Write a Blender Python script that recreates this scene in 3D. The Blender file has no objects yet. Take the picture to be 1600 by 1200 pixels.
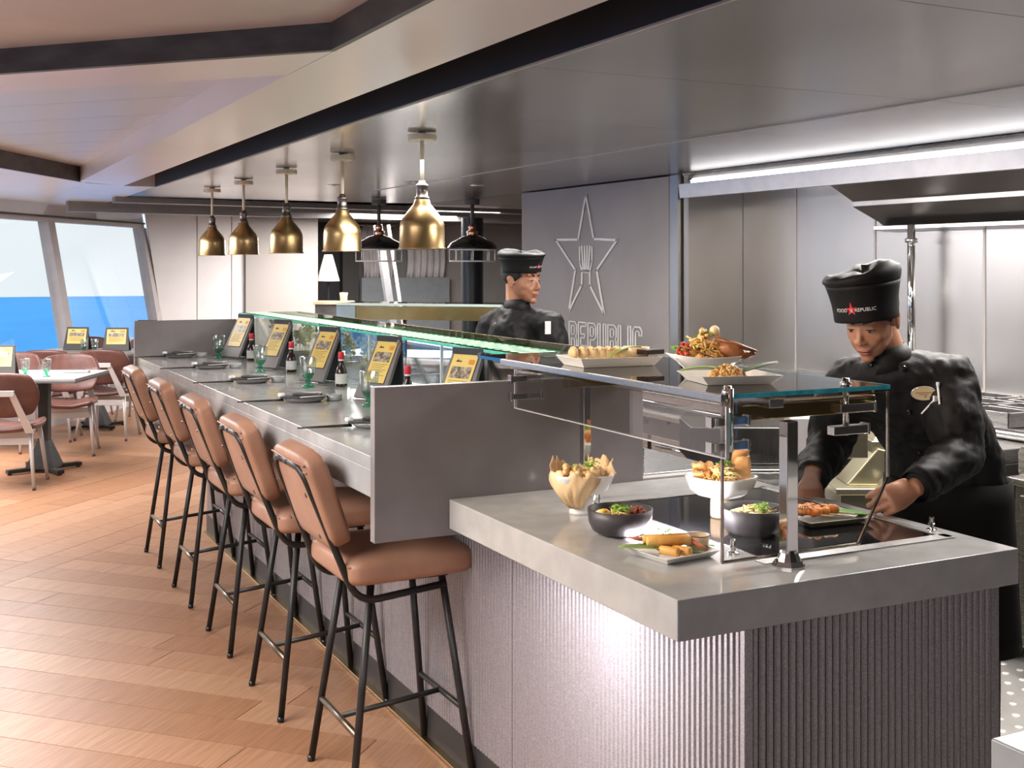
import bpy, bmesh, math, random
from mathutils import Vector, Matrix, Euler, noise
random.seed(7)
SC = bpy.context.scene
COL = SC.collection
PI = math.pi
R = math.radians
# ---------------------------------------------------------------- camera, world, lights, exposure
YAW = math.atan(926/1850)
SN, CS = math.sin(YAW), math.cos(YAW)
cam_d = bpy.data.cameras.new('camera'); cam = bpy.data.objects.new('camera', cam_d); COL.objects.link(cam)
cam.location = (0, 0, 1.6); cam.rotation_euler = (PI/2, 0, -YAW)
cam_d.sensor_width = 36; cam_d.lens = 36*1850/1600; cam_d.shift_y = -(600-413)/1600
cam_d.clip_end = 5000
SC.camera = cam
SC.view_settings.view_transform = 'Standard'; SC.view_settings.look = 'None'
SC.view_settings.exposure = 0.4; SC.view_settings.gamma = 1; SC.view_settings.use_curve_mapping = False

w = bpy.data.worlds.new('world'); SC.world = w; w.use_nodes = True
nt = w.node_tree; nt.nodes.clear()
out = nt.nodes.new('ShaderNodeOutputWorld'); bg = nt.nodes.new('ShaderNodeBackground')
tc = nt.nodes.new('ShaderNodeTexCoord'); sp = nt.nodes.new('ShaderNodeSeparateXYZ'); cr = nt.nodes.new('ShaderNodeValToRGB')
nt.links.new(tc.outputs['Generated'], sp.inputs[0]); nt.links.new(sp.outputs['Z'], cr.inputs[0])
e = cr.color_ramp.elements
e[0].position = 0.0; e[0].color = (.86, .95, 1, 1)
e[1].position = 0.10; e[1].color = (.72, .90, 1, 1)
x = e.new(0.025); x.color = (.88, .96, 1, 1)
x = e.new(0.5); x.color = (.62, .78, .96, 1)
nt.links.new(cr.outputs[0], bg.inputs[0]); bg.inputs[1].default_value = .80
nt.links.new(bg.outputs[0], out.inputs[0])

def area(name, loc, target, size, power, col=(1, 1, 1), shape='RECTANGLE', size_y=None, spread=None):
    l = bpy.data.lights.new(name, 'AREA'); l.shape = shape; l.size = size; l.size_y = size_y or size
    l.energy = power; l.color = col
    if spread: l.spread = R(spread)
    o = bpy.data.objects.new(name, l); COL.objects.link(o); o.location = loc
    d = Vector(target)-Vector(loc); o.rotation_euler = d.to_track_quat('-Z', 'Y').to_euler()
    return o
def spot(name, loc, target, power, col, angle=60, blend=.5, r=.05):
    l = bpy.data.lights.new(name, 'SPOT'); l.energy = power; l.color = col; l.spot_size = R(angle); l.spot_blend = blend; l.shadow_soft_size = r
    o = bpy.data.objects.new(name, l); COL.objects.link(o); o.location = loc
    d = Vector(target)-Vector(loc); o.rotation_euler = d.to_track_quat('-Z', 'Y').to_euler()
    return o
sun_d = bpy.data.lights.new('sun', 'SUN'); sun_d.energy = 1.6; sun_d.angle = R(1)
sun = bpy.data.objects.new('sun', sun_d); COL.objects.link(sun); sun.rotation_euler = Vector((.4, .8, -1.4)).to_track_quat('-Z', 'Y').to_euler()
# lamps of the room, and area lights added at ceiling height
area('dining_fill', (-1.2, 3.2, 2.2), (-1.2, 3.2, 0), 1.8, 190, (1, .97, .95), size_y=2.6)  # added without a fixture, brightens the dining side
area('window_side_fill', (-.2, 9.6, 2.18), (-.2, 9.6, 0), 2.2, 240, (1, .98, .97), size_y=2.6)  # added area light, lifts the floor and tables near the windows
area('entrance_fill', (-1.0, -1.0, 2.2), (-.6, -.6, 0), 2.0, 30, (1, .97, .96), size_y=2.0)  # soft fill added behind the camera, no lamp there
area('kitchen_aisle_fill', (3.3, 3.1, 2.19), (3.3, 3.1, 0), .5, 95, (1, .95, .9), size_y=2.0)  # added over the aisle to light the chef, no fixture
area('kitchen_far_fill', (3.2, 5.6, 2.19), (3.4, 5.6, 0), 1.1, 95, (1, .96, .93), size_y=2.4)  # added fill for the far kitchen, no fixture
area('range_hood_light', (4.80, 2.9, 2.04), (4.95, 2.9, .6), .30, 28, (1, .97, .94), size_y=3.4)
area('back_room_fill', (5.0, 13.0, 2.18), (5.0, 13, 0), 1.6, 300, (1, .97, .95), size_y=2.5)  # added to lift the dark back area
spot('counter_downlight', (.1, 3.0, 2.15), (1.85, 2.4, 1.0), 60, (1, .74, .46), 52, .8, .05)
spot('chef_downlight', (1.2, 2.3, 2.2), (2.45, 2.7, 1.25), 24, (1, .74, .48), 60, .8, .05)
area('under_counter_strip', (1.375, 2.40, .852), (1.60, 2.40, .50), .02, 13, (.97, .93, 1), size_y=.80)

# ---------------------------------------------------------------- material helpers
MATS = {}
def mat(name, col, rough=.5, metal=0, col2=None, scale=8, bump=0, bscale=None, stretch=(1, 1, 1), spec=.5, trans=0, ior=1.45, emit=None, estr=0, coat=0, sss=0, aniso=0, alpha=1, detail=3, rvar=0):
    if name in MATS: return MATS[name]
    m = bpy.data.materials.new(name); m.use_nodes = True
    t = m.node_tree; b = t.nodes['Principled BSDF']
    b.inputs['Base Color'].default_value = (*col, 1); b.inputs['Roughness'].default_value = rough
    b.inputs['Metallic'].default_value = metal; b.inputs['Specular IOR Level'].default_value = spec
    b.inputs['Transmission Weight'].default_value = trans; b.inputs['IOR'].default_value = ior
    b.inputs['Coat Weight'].default_value = coat; b.inputs['Coat Roughness'].default_value = .1
    b.inputs['Alpha'].default_value = alpha; b.inputs['Anisotropic'].default_value = aniso
    if sss: b.inputs['Subsurface Weight'].default_value = sss; b.inputs['Subsurface Radius'].default_value = (.02, .008, .004); b.inputs['Subsurface Scale'].default_value = .4
    if emit: b.inputs['Emission Color'].default_value = (*emit, 1); b.inputs['Emission Strength'].default_value = estr
    tcn = t.nodes.new('ShaderNodeTexCoord'); mp = t.nodes.new('ShaderNodeMapping'); mp.inputs['Scale'].default_value = stretch
    oi = t.nodes.new('ShaderNodeObjectInfo'); va = t.nodes.new('ShaderNodeVectorMath'); va.operation = 'MULTIPLY_ADD'; va.inputs[1].default_value = (3.17, 2.71, 1.9)
    t.links.new(oi.outputs['Location'], va.inputs[0]); t.links.new(tcn.outputs['Object'], va.inputs[2]); t.links.new(va.outputs[0], mp.inputs[0])
    nz = t.nodes.new('ShaderNodeTexNoise'); nz.inputs['Scale'].default_value = scale; nz.inputs['Detail'].default_value = detail
    t.links.new(mp.outputs[0], nz.inputs['Vector'])
    if col2 is None: col2 = tuple(c*.9 for c in col)
    mr = t.nodes.new('ShaderNodeMapRange'); mr.inputs[1].default_value = .35; mr.inputs[2].default_value = .65
    t.links.new(nz.outputs['Fac'], mr.inputs[0])
    mx = t.nodes.new('ShaderNodeMix'); mx.data_type = 'RGBA'; mx.inputs[6].default_value = (*col, 1); mx.inputs[7].default_value = (*col2, 1)
    t.links.new(mr.outputs[0], mx.inputs[0]); t.links.new(mx.outputs[2], b.inputs['Base Color'])
    if rvar:
        m2 = t.nodes.new('ShaderNodeMapRange'); m2.inputs[3].default_value = rough; m2.inputs[4].default_value = rough+rvar
        t.links.new(nz.outputs['Fac'], m2.inputs[0]); t.links.new(m2.outputs[0], b.inputs['Roughness'])
    if bump:
        n2 = t.nodes.new('ShaderNodeTexNoise'); n2.inputs['Scale'].default_value = bscale or scale*3; n2.inputs['Detail'].default_value = 4
        t.links.new(mp.outputs[0], n2.inputs['Vector'])
        bp = t.nodes.new('ShaderNodeBump'); bp.inputs['Strength'].default_value = bump; bp.inputs['Distance'].default_value = .01
        t.links.new(n2.outputs['Fac'], bp.inputs['Height']); t.links.new(bp.outputs[0], b.inputs['Normal'])
    MATS[name] = m; return m
def glassmat(name, tint=(1, 1, 1), refl=.0, fmax=.9):
    """thin architectural glass: clear pane with a Fresnel reflection on top"""
    if name in MATS: return MATS[name]
    m = bpy.data.materials.new(name); m.use_nodes = True; t = m.node_tree; t.nodes.clear()
    o = t.nodes.new('ShaderNodeOutputMaterial'); mx = t.nodes.new('ShaderNodeMixShader'); tr = t.nodes.new('ShaderNodeBsdfTransparent')
    gl = t.nodes.new('ShaderNodeBsdfGlossy'); gl.inputs['Roughness'].default_value = .0; tr.inputs[0].default_value = (*tint, 1)
    fr = t.nodes.new('ShaderNodeLayerWeight'); fr.inputs[0].default_value = .5
    pw = t.nodes.new('ShaderNodeMath'); pw.operation = 'POWER'; pw.inputs[1].default_value = 5
    ad = t.nodes.new('ShaderNodeMath'); ad.operation = 'MULTIPLY_ADD'; ad.inputs[1].default_value = fmax-refl; ad.inputs[2].default_value = .03+refl; ad.use_clamp = True
    t.links.new(fr.outputs['Facing'], pw.inputs[0]); t.links.new(pw.outputs[0], ad.inputs[0]); t.links.new(ad.outputs[0], mx.inputs[0])
    t.links.new(tr.outputs[0], mx.inputs[1]); t.links.new(gl.outputs[0], mx.inputs[2]); t.links.new(mx.outputs[0], o.inputs[0])
    MATS[name] = m; return m

steel = mat('brushed steel', (.50, .49, .48), .22, 1, (.44, .43, .42), 3, stretch=(1, 1, 30), bump=.02, bscale=60, rvar=.1)
steel_wall = mat('brushed steel wall sheet', (.52, .49, .465), .26, 1, (.40, .375, .355), 1.2, stretch=(1, 1, .6), rvar=.12)
steel_ceil = mat('satin steel ceiling sheet', (.50, .48, .465), .20, 1, (.36, .345, .335), .8, stretch=(1, .5, 1), rvar=.1)
chrome = mat('polished chrome', (.72, .71, .70), .06, 1, (.66, .65, .64), 5)
iron = mat('black powder coated metal', (.018, .016, .015), .42, .3, (.028, .025, .023), 20)
blackm = mat('black enamel', (.012, .011, .011), .25, 0, (.02, .018, .018), 10)
white_ceil = mat('pale ceiling sheet', (.82, .76, .77), .28, .3, (.78, .715, .72), 1.0, rvar=.1)
white_wall = mat('pale pinkish wall laminate', (.78, .72, .70), .5, 0, (.75, .69, .67), 4)
grey_wall = mat('woven grey wall covering', (.36, .32, .30), .7, 0, (.32, .285, .265), 60, stretch=(1, 1, 6), bump=.05)
dark_trim = mat('dark brown fascia', (.06, .055, .055), .45, .2, (.10, .095, .09), 5, stretch=(1, 1, 3))
black_slot = mat('black recess', (.012, .008, .008), .6, 0, (.018, .012, .012), 3)
stone = mat('grey speckled quartz', (.40, .392, .382), .14, 0, (.35, .343, .338), 14, detail=8)
stone_dk = mat('warm grey quartz divider', (.23, .208, .204), .24, 0, (.19, .172, .169), 6, detail=8)
flute = mat('rough cast pewter slat', (.36, .335, .345), .38, .45, (.25, .23, .235), 230, bump=.12, bscale=300, detail=5)
black_glass = mat('black ceramic glass', (.008, .008, .008), .05, 0, (.01, .01, .01), 5, coat=.3)
leather = mat('tan leather', (.37, .195, .125), .42, 0, (.30, .15, .095), 7, bump=.10, bscale=90, spec=.4)
leather_d = mat('chestnut leather', (.125, .048, .036), .42, 0, (.085, .034, .026), 7, bump=.15, bscale=60)
brass = mat('aged brushed brass', (.48, .33, .16), .26, 1, (.36, .235, .11), 3, stretch=(1, 1, .15), rvar=.12)
pewter = mat('dark pewter', (.20, .17, .15), .35, 1, (.14, .12, .11), 8)
cream = mat('cream painted metal', (.80, .70, .55), .4, .15, (.62, .52, .39), 5)
beige_metal = mat('light grey painted metal', (.52, .47, .45), .4, .2, (.48, .44, .42), 6)
copper = mat('copper', (.80, .42, .30), .2, 1, (.7, .36, .25), 5)
wire_white = mat('white wire', (.85, .85, .83), .4, 0)
ceramic = mat('white glazed ceramic', (.80, .76, .71), .22, 0, (.78, .74, .69), 6, coat=.4)
dark_ceramic = mat('charcoal stoneware', (.060, .052, .056), .42, 0, (.048, .042, .045), 20, bump=.05)
glass_clear = glassmat('clear glass'); glass_mirror = glassmat('bright clear glass', (.93, .96, .95), .04)
glass_shelf = glassmat('coated shelf glass', (.55, .50, .42), .40, .8)
drink_glass = glassmat('drinking glass', (.88, .92, .91), .09)
drink_green = glassmat('green glass', (.30, .82, .62), .05)
edge_green = mat('green glass edge', (.06, .50, .30), .15, 0, (.10, .62, .42), 30)  # lit look of the glass edge put into a bright green colour
edge_teal = mat('pale teal glass edge', (.16, .38, .35), .15, 0, (.22, .45, .42), 30)
edge_cyan = mat('cyan glass edge', (.03, .42, .52), .1, 0, (.10, .62, .72), 30)
led = mat('green white led', (.9, 1, .9), .9, spec=0, emit=(.66, 1, .60), estr=1.0)
led_w = mat('white lamp diffuser', (.95, .95, .95), .4, emit=(.97, .97, 1), estr=2.6)
napkin = mat('charcoal cloth napkin', (.06, .055, .06), .9, 0, (.085, .08, .08), 60)
piping = mat('white piping', (.8, .78, .75), .8)
screen_y = mat('yellow menu print', (.72, .52, .13), .45, 0, (.78, .58, .18), 8)
stand_g = mat('warm grey stand board', (.20, .18, .175), .5, 0, (.18, .165, .16), 12)
sauce = mat('dark soy glass', (.025, .012, .01), .1, 0, (.03, .015, .012), 5)
red_cap = mat('red plastic', (.70, .035, .05), .35, 0)
label_w = mat('paper label', (.66, .64, .62), .6, 0, (.5, .48, .46), 25)
ink = mat('dark ink', (.05, .04, .03), .6)
cloth_b = mat('black chef cotton', (.006, .0055, .006), .58, 0, (.009, .008, .0085), 4, bump=.10, bscale=300, spec=.22)
skin = mat('warm tan skin', (.42, .195, .115), .42, 0, (.36, .16, .09), 14, sss=.10, bump=.03, bscale=200)
lip = mat('rose lip', (.38, .12, .09), .4, 0)
hair_b = mat('black hair', (.012, .009, .008), .45, 0)
eye_w = mat('eye white', (.42, .38, .35), .2, 0)
brown_eye = mat('dark iris', (.03, .015, .01), .15, 0)
paper = mat('greaseproof paper', (.78, .56, .33), .7, 0, (.68, .44, .22), 14, bump=.2, bscale=20)
wood_l = mat('light turned wood', (.62, .46, .30), .5, 0, (.54, .38, .23), 10, stretch=(1, 1, .2))
f_gold = mat('fried golden pastry', (.66, .30, .06), .45, 0, (.78, .44, .13), 22, bump=.3, bscale=60)
f_orange = mat('orange glaze', (.66, .17, .03), .3, 0, (.78, .33, .07), 35, bump=.3, bscale=80)
f_yellow = mat('yellow noodles', (.78, .54, .16), .4, 0, (.84, .66, .28), 40, bump=.3)
f_green = mat('fresh herb', (.16, .36, .03), .5, 0, (.30, .50, .06), 30)
f_red = mat('red pepper', (.55, .06, .04), .35, 0)
f_brown = mat('roasted brown', (.22, .07, .03), .35, 0, (.32, .13, .05), 30, bump=.3)
f_cream = mat('creamy dumpling', (.80, .60, .34), .4, 0, (.74, .46, .2), 20)
leaf_g = mat('banana leaf', (.17, .26, .07), .45, 0, (.25, .34, .11), 4, stretch=(1, 12, 1), bump=.15, bscale=20)
leaf_dk = mat('dark leaf', (.03, .06, .02), .4, 0, (.045, .08, .03), 4, stretch=(1, 12, 1))
lime = mat('lime', (.48, .66, .06), .4, 0)
bamboo = mat('bamboo stick', (.75, .56, .30), .5, 0)
flower = mat('cream blossom', (.78, .72, .50), .7, 0, (.70, .66, .38), 30)
navy = mat('dark blue vinyl', (.05, .06, .075), .5, 0)
water_m = mat('sea water', (.006, .27, .68), .5, 0, (.012, .33, .76), .02, stretch=(1, 1, 1), spec=.2, detail=8)

# ---------------------------------------------------------------- mesh helpers
def newbm(): return bmesh.new()
def xf(bm, verts, M): bmesh.ops.transform(bm, matrix=M, verts=verts)
def box(bm, x0, x1, y0, y1, z0, z1, M=None):
    vs = [bm.verts.new(p) for p in ((x0, y0, z0), (x1, y0, z0), (x1, y1, z0), (x0, y1, z0), (x0, y0, z1), (x1, y0, z1), (x1, y1, z1), (x0, y1, z1))]
    for f in ((3, 2, 1, 0), (4, 5, 6, 7), (0, 1, 5, 4), (1, 2, 6, 5), (2, 3, 7, 6), (3, 0, 4, 7)): bm.faces.new([vs[i] for i in f])
    if M is not None: xf(bm, vs, M)
    return vs
def prism(bm, pts, z0, z1, M=None):
    a = [bm.verts.new((p[0], p[1], z0)) for p in pts]; b = [bm.verts.new((p[0], p[1], z1)) for p in pts]
    n = len(pts)
    bm.faces.new(a[::-1]); bm.faces.new(b)
    for i in range(n): bm.faces.new((a[i], a[(i+1) % n], b[(i+1) % n], b[i]))
    if M is not None: xf(bm, a+b, M)
    return a+b
def lathe(bm, prof, n=24, c=(0, 0, 0), M=None, cap=False):
    rings = []
    for (r, z) in prof:
        if r < 1e-5: rings.append([bm.verts.new((c[0], c[1], c[2]+z))])
        else: rings.append([bm.verts.new((c[0]+r*math.cos(2*PI*k/n), c[1]+r*math.sin(2*PI*k/n), c[2]+z)) for k in range(n)])
    for a, b in zip(rings, rings[1:]):
        for k in range(n):
            k2 = (k+1) % n
            if len(a) == 1 and len(b) == 1: continue
            if len(a) == 1: bm.faces.new((a[0], b[k2], b[k]))
            elif len(b) == 1: bm.faces.new((a[k], a[k2], b[0]))
            else: bm.faces.new((a[k], a[k2], b[k2], b[k]))
    if cap:
        if len(rings[0]) > 1: bm.faces.new(rings[0][::-1])
        if len(rings[-1]) > 1: bm.faces.new(rings[-1])
    vs = [v for r in rings for v in r]
    if M is not None: xf(bm, vs, M)
    return vs
def ringloft(bm, rings, cap=True):
    R_ = [[bm.verts.new(p) for p in r] for r in rings]
    n = len(R_[0])
    for a, b in zip(R_, R_[1:]):
        for k in range(n): bm.faces.new((a[k], a[(k+1) % n], b[(k+1) % n], b[k]))
    if cap: bm.faces.new(R_[0][::-1]); bm.faces.new(R_[-1])
    return [v for r in R_ for v in r]
def tube(bm, pts, rad, n=8, cap=True):
    pts = [Vector(p) for p in pts]
    rads = rad if isinstance(rad, (list, tuple)) else [rad]*len(pts)
    rings = []; up = None
    for i, p in enumerate(pts):
        d = (pts[min(i+1, len(pts)-1)]-pts[max(i-1, 0)]).normalized()
        if up is None: up = d.orthogonal().normalized()
        else: up = (up-d*up.dot(d)).normalized()
        s_ = d.cross(up)
        rings.append([p+(up*math.cos(2*PI*k/n)+s_*math.sin(2*PI*k/n))*rads[i] for k in range(n)])
    return ringloft(bm, rings, cap)
def ball(bm, c, r, sub=2, M=None):
    r = (r, r, r) if not isinstance(r, (tuple, list)) else r
    m = Matrix.Translation(c) @ (M.to_4x4() if M is not None else Matrix.Identity(4)) @ Matrix.Diagonal((*r, 1))
    return bmesh.ops.create_icosphere(bm, subdivisions=sub, radius=1, matrix=m)['verts']
def rnd(pts, r, n=4):
    """round the corners of an open polyline"""
    pts = [Vector(p) for p in pts]; o = [pts[0]]
    for a, b, c in zip(pts, pts[1:], pts[2:]):
        u = (a-b); v = (c-b); k = min(r, u.length*.45, v.length*.45); p = b+u.normalized()*k; q = b+v.normalized()*k
        for i in range(n+1):
            t = i/n; o.append(p*(1-t)**2+b*2*t*(1-t)+q*t*t)
    o.append(pts[-1]); return o
def obj(name, bm, m, parent=None, bevel=0, smooth=False, segs=2, subs=0, solid=0):
    bmesh.ops.recalc_face_normals(bm, faces=bm.faces)
    me = bpy.data.meshes.new(name); bm.to_mesh(me); bm.free()
    if m: me.materials.append(m)
    if smooth:
        for p in me.polygons: p.use_smooth = True
    o = bpy.data.objects.new(name, me); COL.objects.link(o)
    if parent: o.parent = parent
    if solid:
        d = o.modifiers.new('s', 'SOLIDIFY'); d.thickness = solid
    if bevel:
        d = o.modifiers.new('b', 'BEVEL'); d.width = bevel; d.segments = segs; d.limit_method = 'ANGLE'; d.angle_limit = R(40)
        for p in me.polygons: p.use_smooth = True
        d.harden_normals = True
    if subs:
        d = o.modifiers.new('u', 'SUBSURF'); d.levels = subs; d.render_levels = subs
    return o
def bxo(name, d, m, parent=None, bevel=0, M=None):
    b = newbm(); box(b, *d, M=M); return obj(name, b, m, parent, bevel)
def tag(o, label, cat, group=None, kind=None):
    o['label'] = label; o['category'] = cat
    if group: o['group'] = group
    if kind: o['kind'] = kind
    return o
def thing(name, label, cat, loc=(0, 0, 0), rz=0, group=None):
    o = bpy.data.objects.new(name, None); o.empty_display_size = .05; COL.objects.link(o); o.location = loc; o.rotation_euler = (0, 0, rz)
    return tag(o, label, cat, group)
def struct(o):
    o['kind'] = 'structure'; return o
def dup(root, loc, rz, label=None):
    r = root.copy(); COL.objects.link(r); r.location = loc; r.rotation_euler = (0, 0, rz)
    if label: r['label'] = label
    for ch in list(root.children):
        c = ch.copy(); COL.objects.link(c); c.parent = r
        for g in list(ch.children):
            d = g.copy(); COL.objects.link(d); d.parent = c
    return r
def W(px, py, D):
    """a point of the room from its bearing, elevation and distance along the room's viewing axis"""
    r = (px-800)/1850*D
    return Vector((SN*D+CS*r, CS*D-SN*r, 1.6-(py-413)/1850*D))
def clump(name, m, parent, c, rad, n, size, seed=1, flat=.6, hgt=.0, tub=False):
    """heap of small bits that nobody could count"""
    rr = random.Random(seed); b = newbm()
    for i in range(n):
        a = rr.random()*2*PI; q = math.sqrt(rr.random()); px_, py_ = rad[0]*q*math.cos(a), rad[1]*q*math.sin(a)
        pz = rad[2]*(1-q*q)*rr.uniform(.55, 1.0)+hgt
        p = Vector(c)+Vector((px_, py_, pz))
        if tub:
            d = Vector((rr.uniform(-1, 1), rr.uniform(-1, 1), rr.uniform(-.3, .3))).normalized()*size*3; e_ = Vector((rr.uniform(-1, 1), rr.uniform(-1, 1), .8))*size
            tube(b, [p-d, p+e_, p+d], size*.35, 5)
        else:
            s_ = size*rr.uniform(.6, 1.2); ball(b, p, (s_, s_*rr.uniform(.5, 1), s_*flat), 1, Euler((rr.random()*3, rr.random()*3, rr.random()*3)).to_matrix())
    o = obj(name, b, m, parent, smooth=True); o['kind'] = 'stuff'; return o
# ================================================================ SETTING
U = Vector((.559, .829, 0)); N_ = Vector((-.829, .559, 0)); P0 = Vector((2.53, 14.95, 0))
# floor with planks
b = newbm(); prism(b, [(-3.3, -2.8), (9, -2.8), (9, 17.2), (4.0, 17.2), (4.0, 15), (2.6, 15), (-3.3, 5.1)], -.06, -.012); floor = struct(obj('floor', b, mat('floor screed', (.10, .06, .04), .8)))
def plank_mat(i):
    cs = [((.37, .185, .098), (.29, .14, .070)), ((.41, .225, .128), (.33, .17, .092)), ((.33, .16, .080), (.26, .12, .058)), ((.39, .20, .108), (.30, .15, .078))][i]
    m = mat('oak plank %d' % i, cs[0], .33, 0, cs[1], 5, bump=.10, bscale=14, stretch=(1, 14, 1), rvar=.12, detail=6)
    return m
pm = [plank_mat(i) for i in range(4)]
rr = random.Random(3)
PL = {}
def plank(u0, u1, w0, w1, mi, drop=0):
    """u along +45, w along -45; 12 triangles with a small joint"""
    L, Wd = (w1-w0, u1-u0)
    key = (round(max(L, Wd), 2), mi, round(min(L, Wd), 2), L > Wd)
    g = .0016
    me = bpy.data.meshes.new('plank'); bb = newbm()
    a, c_ = max(L, Wd)/2-g, min(L, Wd)/2-g
    prism(bb, [(-c_, -a), (c_, -a), (c_, a), (-c_, a)], -.012, 0)
    bb.to_mesh(me); bb.free(); me.materials.append(pm[mi])
    o = bpy.data.objects.new('plank', me); COL.objects.link(o); o.parent = floor
    uc, wc = (u0+u1)/2, (w0+w1)/2
    x_, y_ = (uc-wc)/2**.5, (uc+wc)/2**.5
    o.location = (x_, y_, -drop)
    o.rotation_euler = (0, 0, R(45) if L > Wd else R(-45))
def inroom(x_, y_, m_=.15):
    if not (-3.3 < x_ < 2.3 and -.6 < y_ < 14.2): return False
    if y_ < 7.15 and x_ > 1.56+m_: return False
    px_ = .894*x_-.448*y_; D_ = .448*x_+.894*y_
    return D_ > 2.5 and px_/D_ > -.52 and (y_-14.95)-(x_-2.53)*1.483 < .1
PW = .19
far_b = newbm()
npl = 0
for band, (w0, w1, along_w) in enumerate([(.5, 4.28, True), (4.28, 5.85, False), (5.85, 13.5, True)]):
    if along_w:
        k = 0; u = .6
        while u < 13:
            w = w0+(0 if k % 1 else 0); off = rr.uniform(-1.2, 0); ws = w0
            while ws < w1-.01:
                we = min(w1, ws+(1.75+off if ws == w0 else 1.75))
                uc, wc = u+PW/2, (ws+we)/2
                pts = [((uc-q)/2**.5, (uc+q)/2**.5) for q in (ws, wc, we, ws*.75+we*.25, ws*.25+we*.75)]
                if any(inroom(*p) for p in pts):
                    if npl < 300 and (.894*pts[1][1]+.448*pts[1][0]) < 10.5: plank(u, u+PW, ws, we, rr.randrange(4), rr.uniform(0, .0008)); npl += 1
                    else:
                        M = Matrix.Rotation(R(45), 4, 'Z'); L_ = (we-ws)/2-.0016; x_, y_ = (uc-wc)/2**.5, (uc+wc)/2**.5
                        prism(far_b, [(-PW/2+.0016, -L_), (PW/2-.0016, -L_), (PW/2-.0016, L_), (-PW/2+.0016, L_)], -.012, -.0004, Matrix.Translation((x_, y_, 0)) @ M)
                ws = we
            u += PW; k += 1
    else:
        nb = 8; bw = (w1-w0)/nb
        for j in range(nb):
            us = rr.uniform(-.5, .6)
            while us < 13:
                ue = us+1.75; wc = w0+bw*(j+.5); uc = (us+ue)/2
                pts = [((q-wc)/2**.5, (q+wc)/2**.5) for q in (us, uc, ue)]
                if any(inroom(*p) for p in pts) and npl < 300: plank(us, ue, w0+bw*j, w0+bw*(j+1), rr.randrange(4), rr.uniform(0, .0008)); npl += 1
                us = ue
far_b.normal_update()
fo = obj('plank_field', far_b, pm[3], floor); fo['kind'] = 'stuff'
# kitchen floor
kf = bxo('kitchen_floor', (2.3, 5.2, -2.6, 12, -.012, .002), mat('grey vinyl floor', (.18, .165, .15), .35, 0, (.14, .13, .12), 5), floor)
# drainage mat (perforated steel) by the range
dm = thing('drain_grate', 'perforated steel floor drain cover beside the fluted counter end', 'grate', (3.5, 2.9, .002))
b = newbm(); box(b, -.35, .45, -.5, .5, 0, .006); obj('frame', b, mat('dull steel plate', (.42, .40, .38), .45, .6), dm, .002)
b = newbm()
for i in range(9):
    for j in range(12): lathe(b, [(.014, 0), (.014, .002), (.009, .003), (0, .0022)], 10, (-.28+i*.08, -.44+j*.08, .006))
o = obj('perforation', b, mat('perforation edge', (.75, .72, .68), .4, .4), dm, smooth=True); o['kind'] = 'stuff'

# ceiling ------------------------------------------------------
CZ = 2.22
b = newbm(); prism(b, [(-3.5, -2.8), (9, -2.8), (9, 17.2), (4.0, 17.2), (4.0, 15.1), (2.5, 15.1), (-3.55, 5.1)], 2.52, 2.56); ceiling = struct(obj('ceiling', b, black_slot))
def cpoly(name, pts, z0, z1, m, bevel=0):
    b = newbm(); prism(b, pts, z0, z1); return obj(name, b, m, ceiling, bevel)
cpoly('soffit_band', [(1.08, -3), (1.446, -3), (1.446, 9.75), (1.08, 9.46)], CZ, 2.5, white_ceil)
cpoly('soffit_lip', [(1.69, 9.75), (1.69, 13.9), (1.12, 13.05), (1.12, 9.45), (1.446, 9.75)], CZ, 2.5, white_ceil)
cpoly('slot_side', [(1.685, -3), (1.69, -3), (1.69, 9.75), (1.685, 9.75)], CZ, 2.5, black_slot)
cpoly('slot_side', [(1.4465, -3), (1.451, -3), (1.451, 9.7), (1.4465, 9.7)], CZ+.002, 2.5, black_slot)
cpoly('slot_back', [(1.44, -3), (1.69, -3), (1.69, 9.75), (1.44, 9.7)], 2.46, 2.5, black_slot)
# raised tray near the camera, its fascias
tray_m = mat('perforated grey ceiling', (.62, .575, .57), .5, .2, (.57, .53, .525), 3)
cpoly('raised_panel', [(-3.5, -2.8), (1.07, -2.8), (1.07, 3.29), (-3.5, 8.17)], 2.30, 2.36, tray_m)
cpoly('fascia', [(1.066, 3.294), (1.086, 3.31), (-2.18, 6.80), (-2.2, 6.78)], CZ, 2.32, dark_trim)
cpoly('fascia', [(1.064, -3), (1.082, -3), (1.082, 3.31), (1.064, 3.294)], CZ, 2.32, dark_trim)
cpoly('beam_soffit', [(1.079, 3.315), (1.079, 3.80), (.26, 4.656), (-2.3, 7.42), (-2.3, 6.95)], CZ+.001, 2.45, white_ceil)
# sunk perforated panels between the beams, one piece each
perf = mat('perforated pale ceiling sheet', (.76, .71, .69), .28, .3, (.66, .62, .60), 220, bump=.12, bscale=420, detail=0)
fdir = Vector((.68, -.73)); gdir = Vector((.48, .88))
A0 = Vector((1.08, 3.80)); 
for i in range(8):
    # strips parallel to the near beam
    def hit(k):
        a = A0+Vector((0, 1))*k      # on the line x=1.08
        # far fascia line through (1.122, 9.459) with direction gdir ; strip line from a with -fdir
        q = Vector((1.08, 9.40)); det = (-fdir.x)*(-gdir.y)-(-fdir.y)*(-gdir.x)
        d = q-a; t = (d.x*(-gdir.y)-d.y*(-gdir.x))/det
        return a, a-fdir*max(t, 0)
    k0, k1 = i*.70, min((i+1)*.70, 5.6)
    a, b_ = hit(k0); c, d_ = hit(k1)
    e2 = Vector((0, .004))
    cpoly('panel', [a+e2, c-e2, d_-e2, b_+e2], 2.333, 2.36, perf)
cpoly('recess_side', [(1.076, 3.8), (1.0805, 3.8), (1.0805, 9.4), (1.076, 9.4)], CZ, 2.36, white_ceil)
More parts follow.
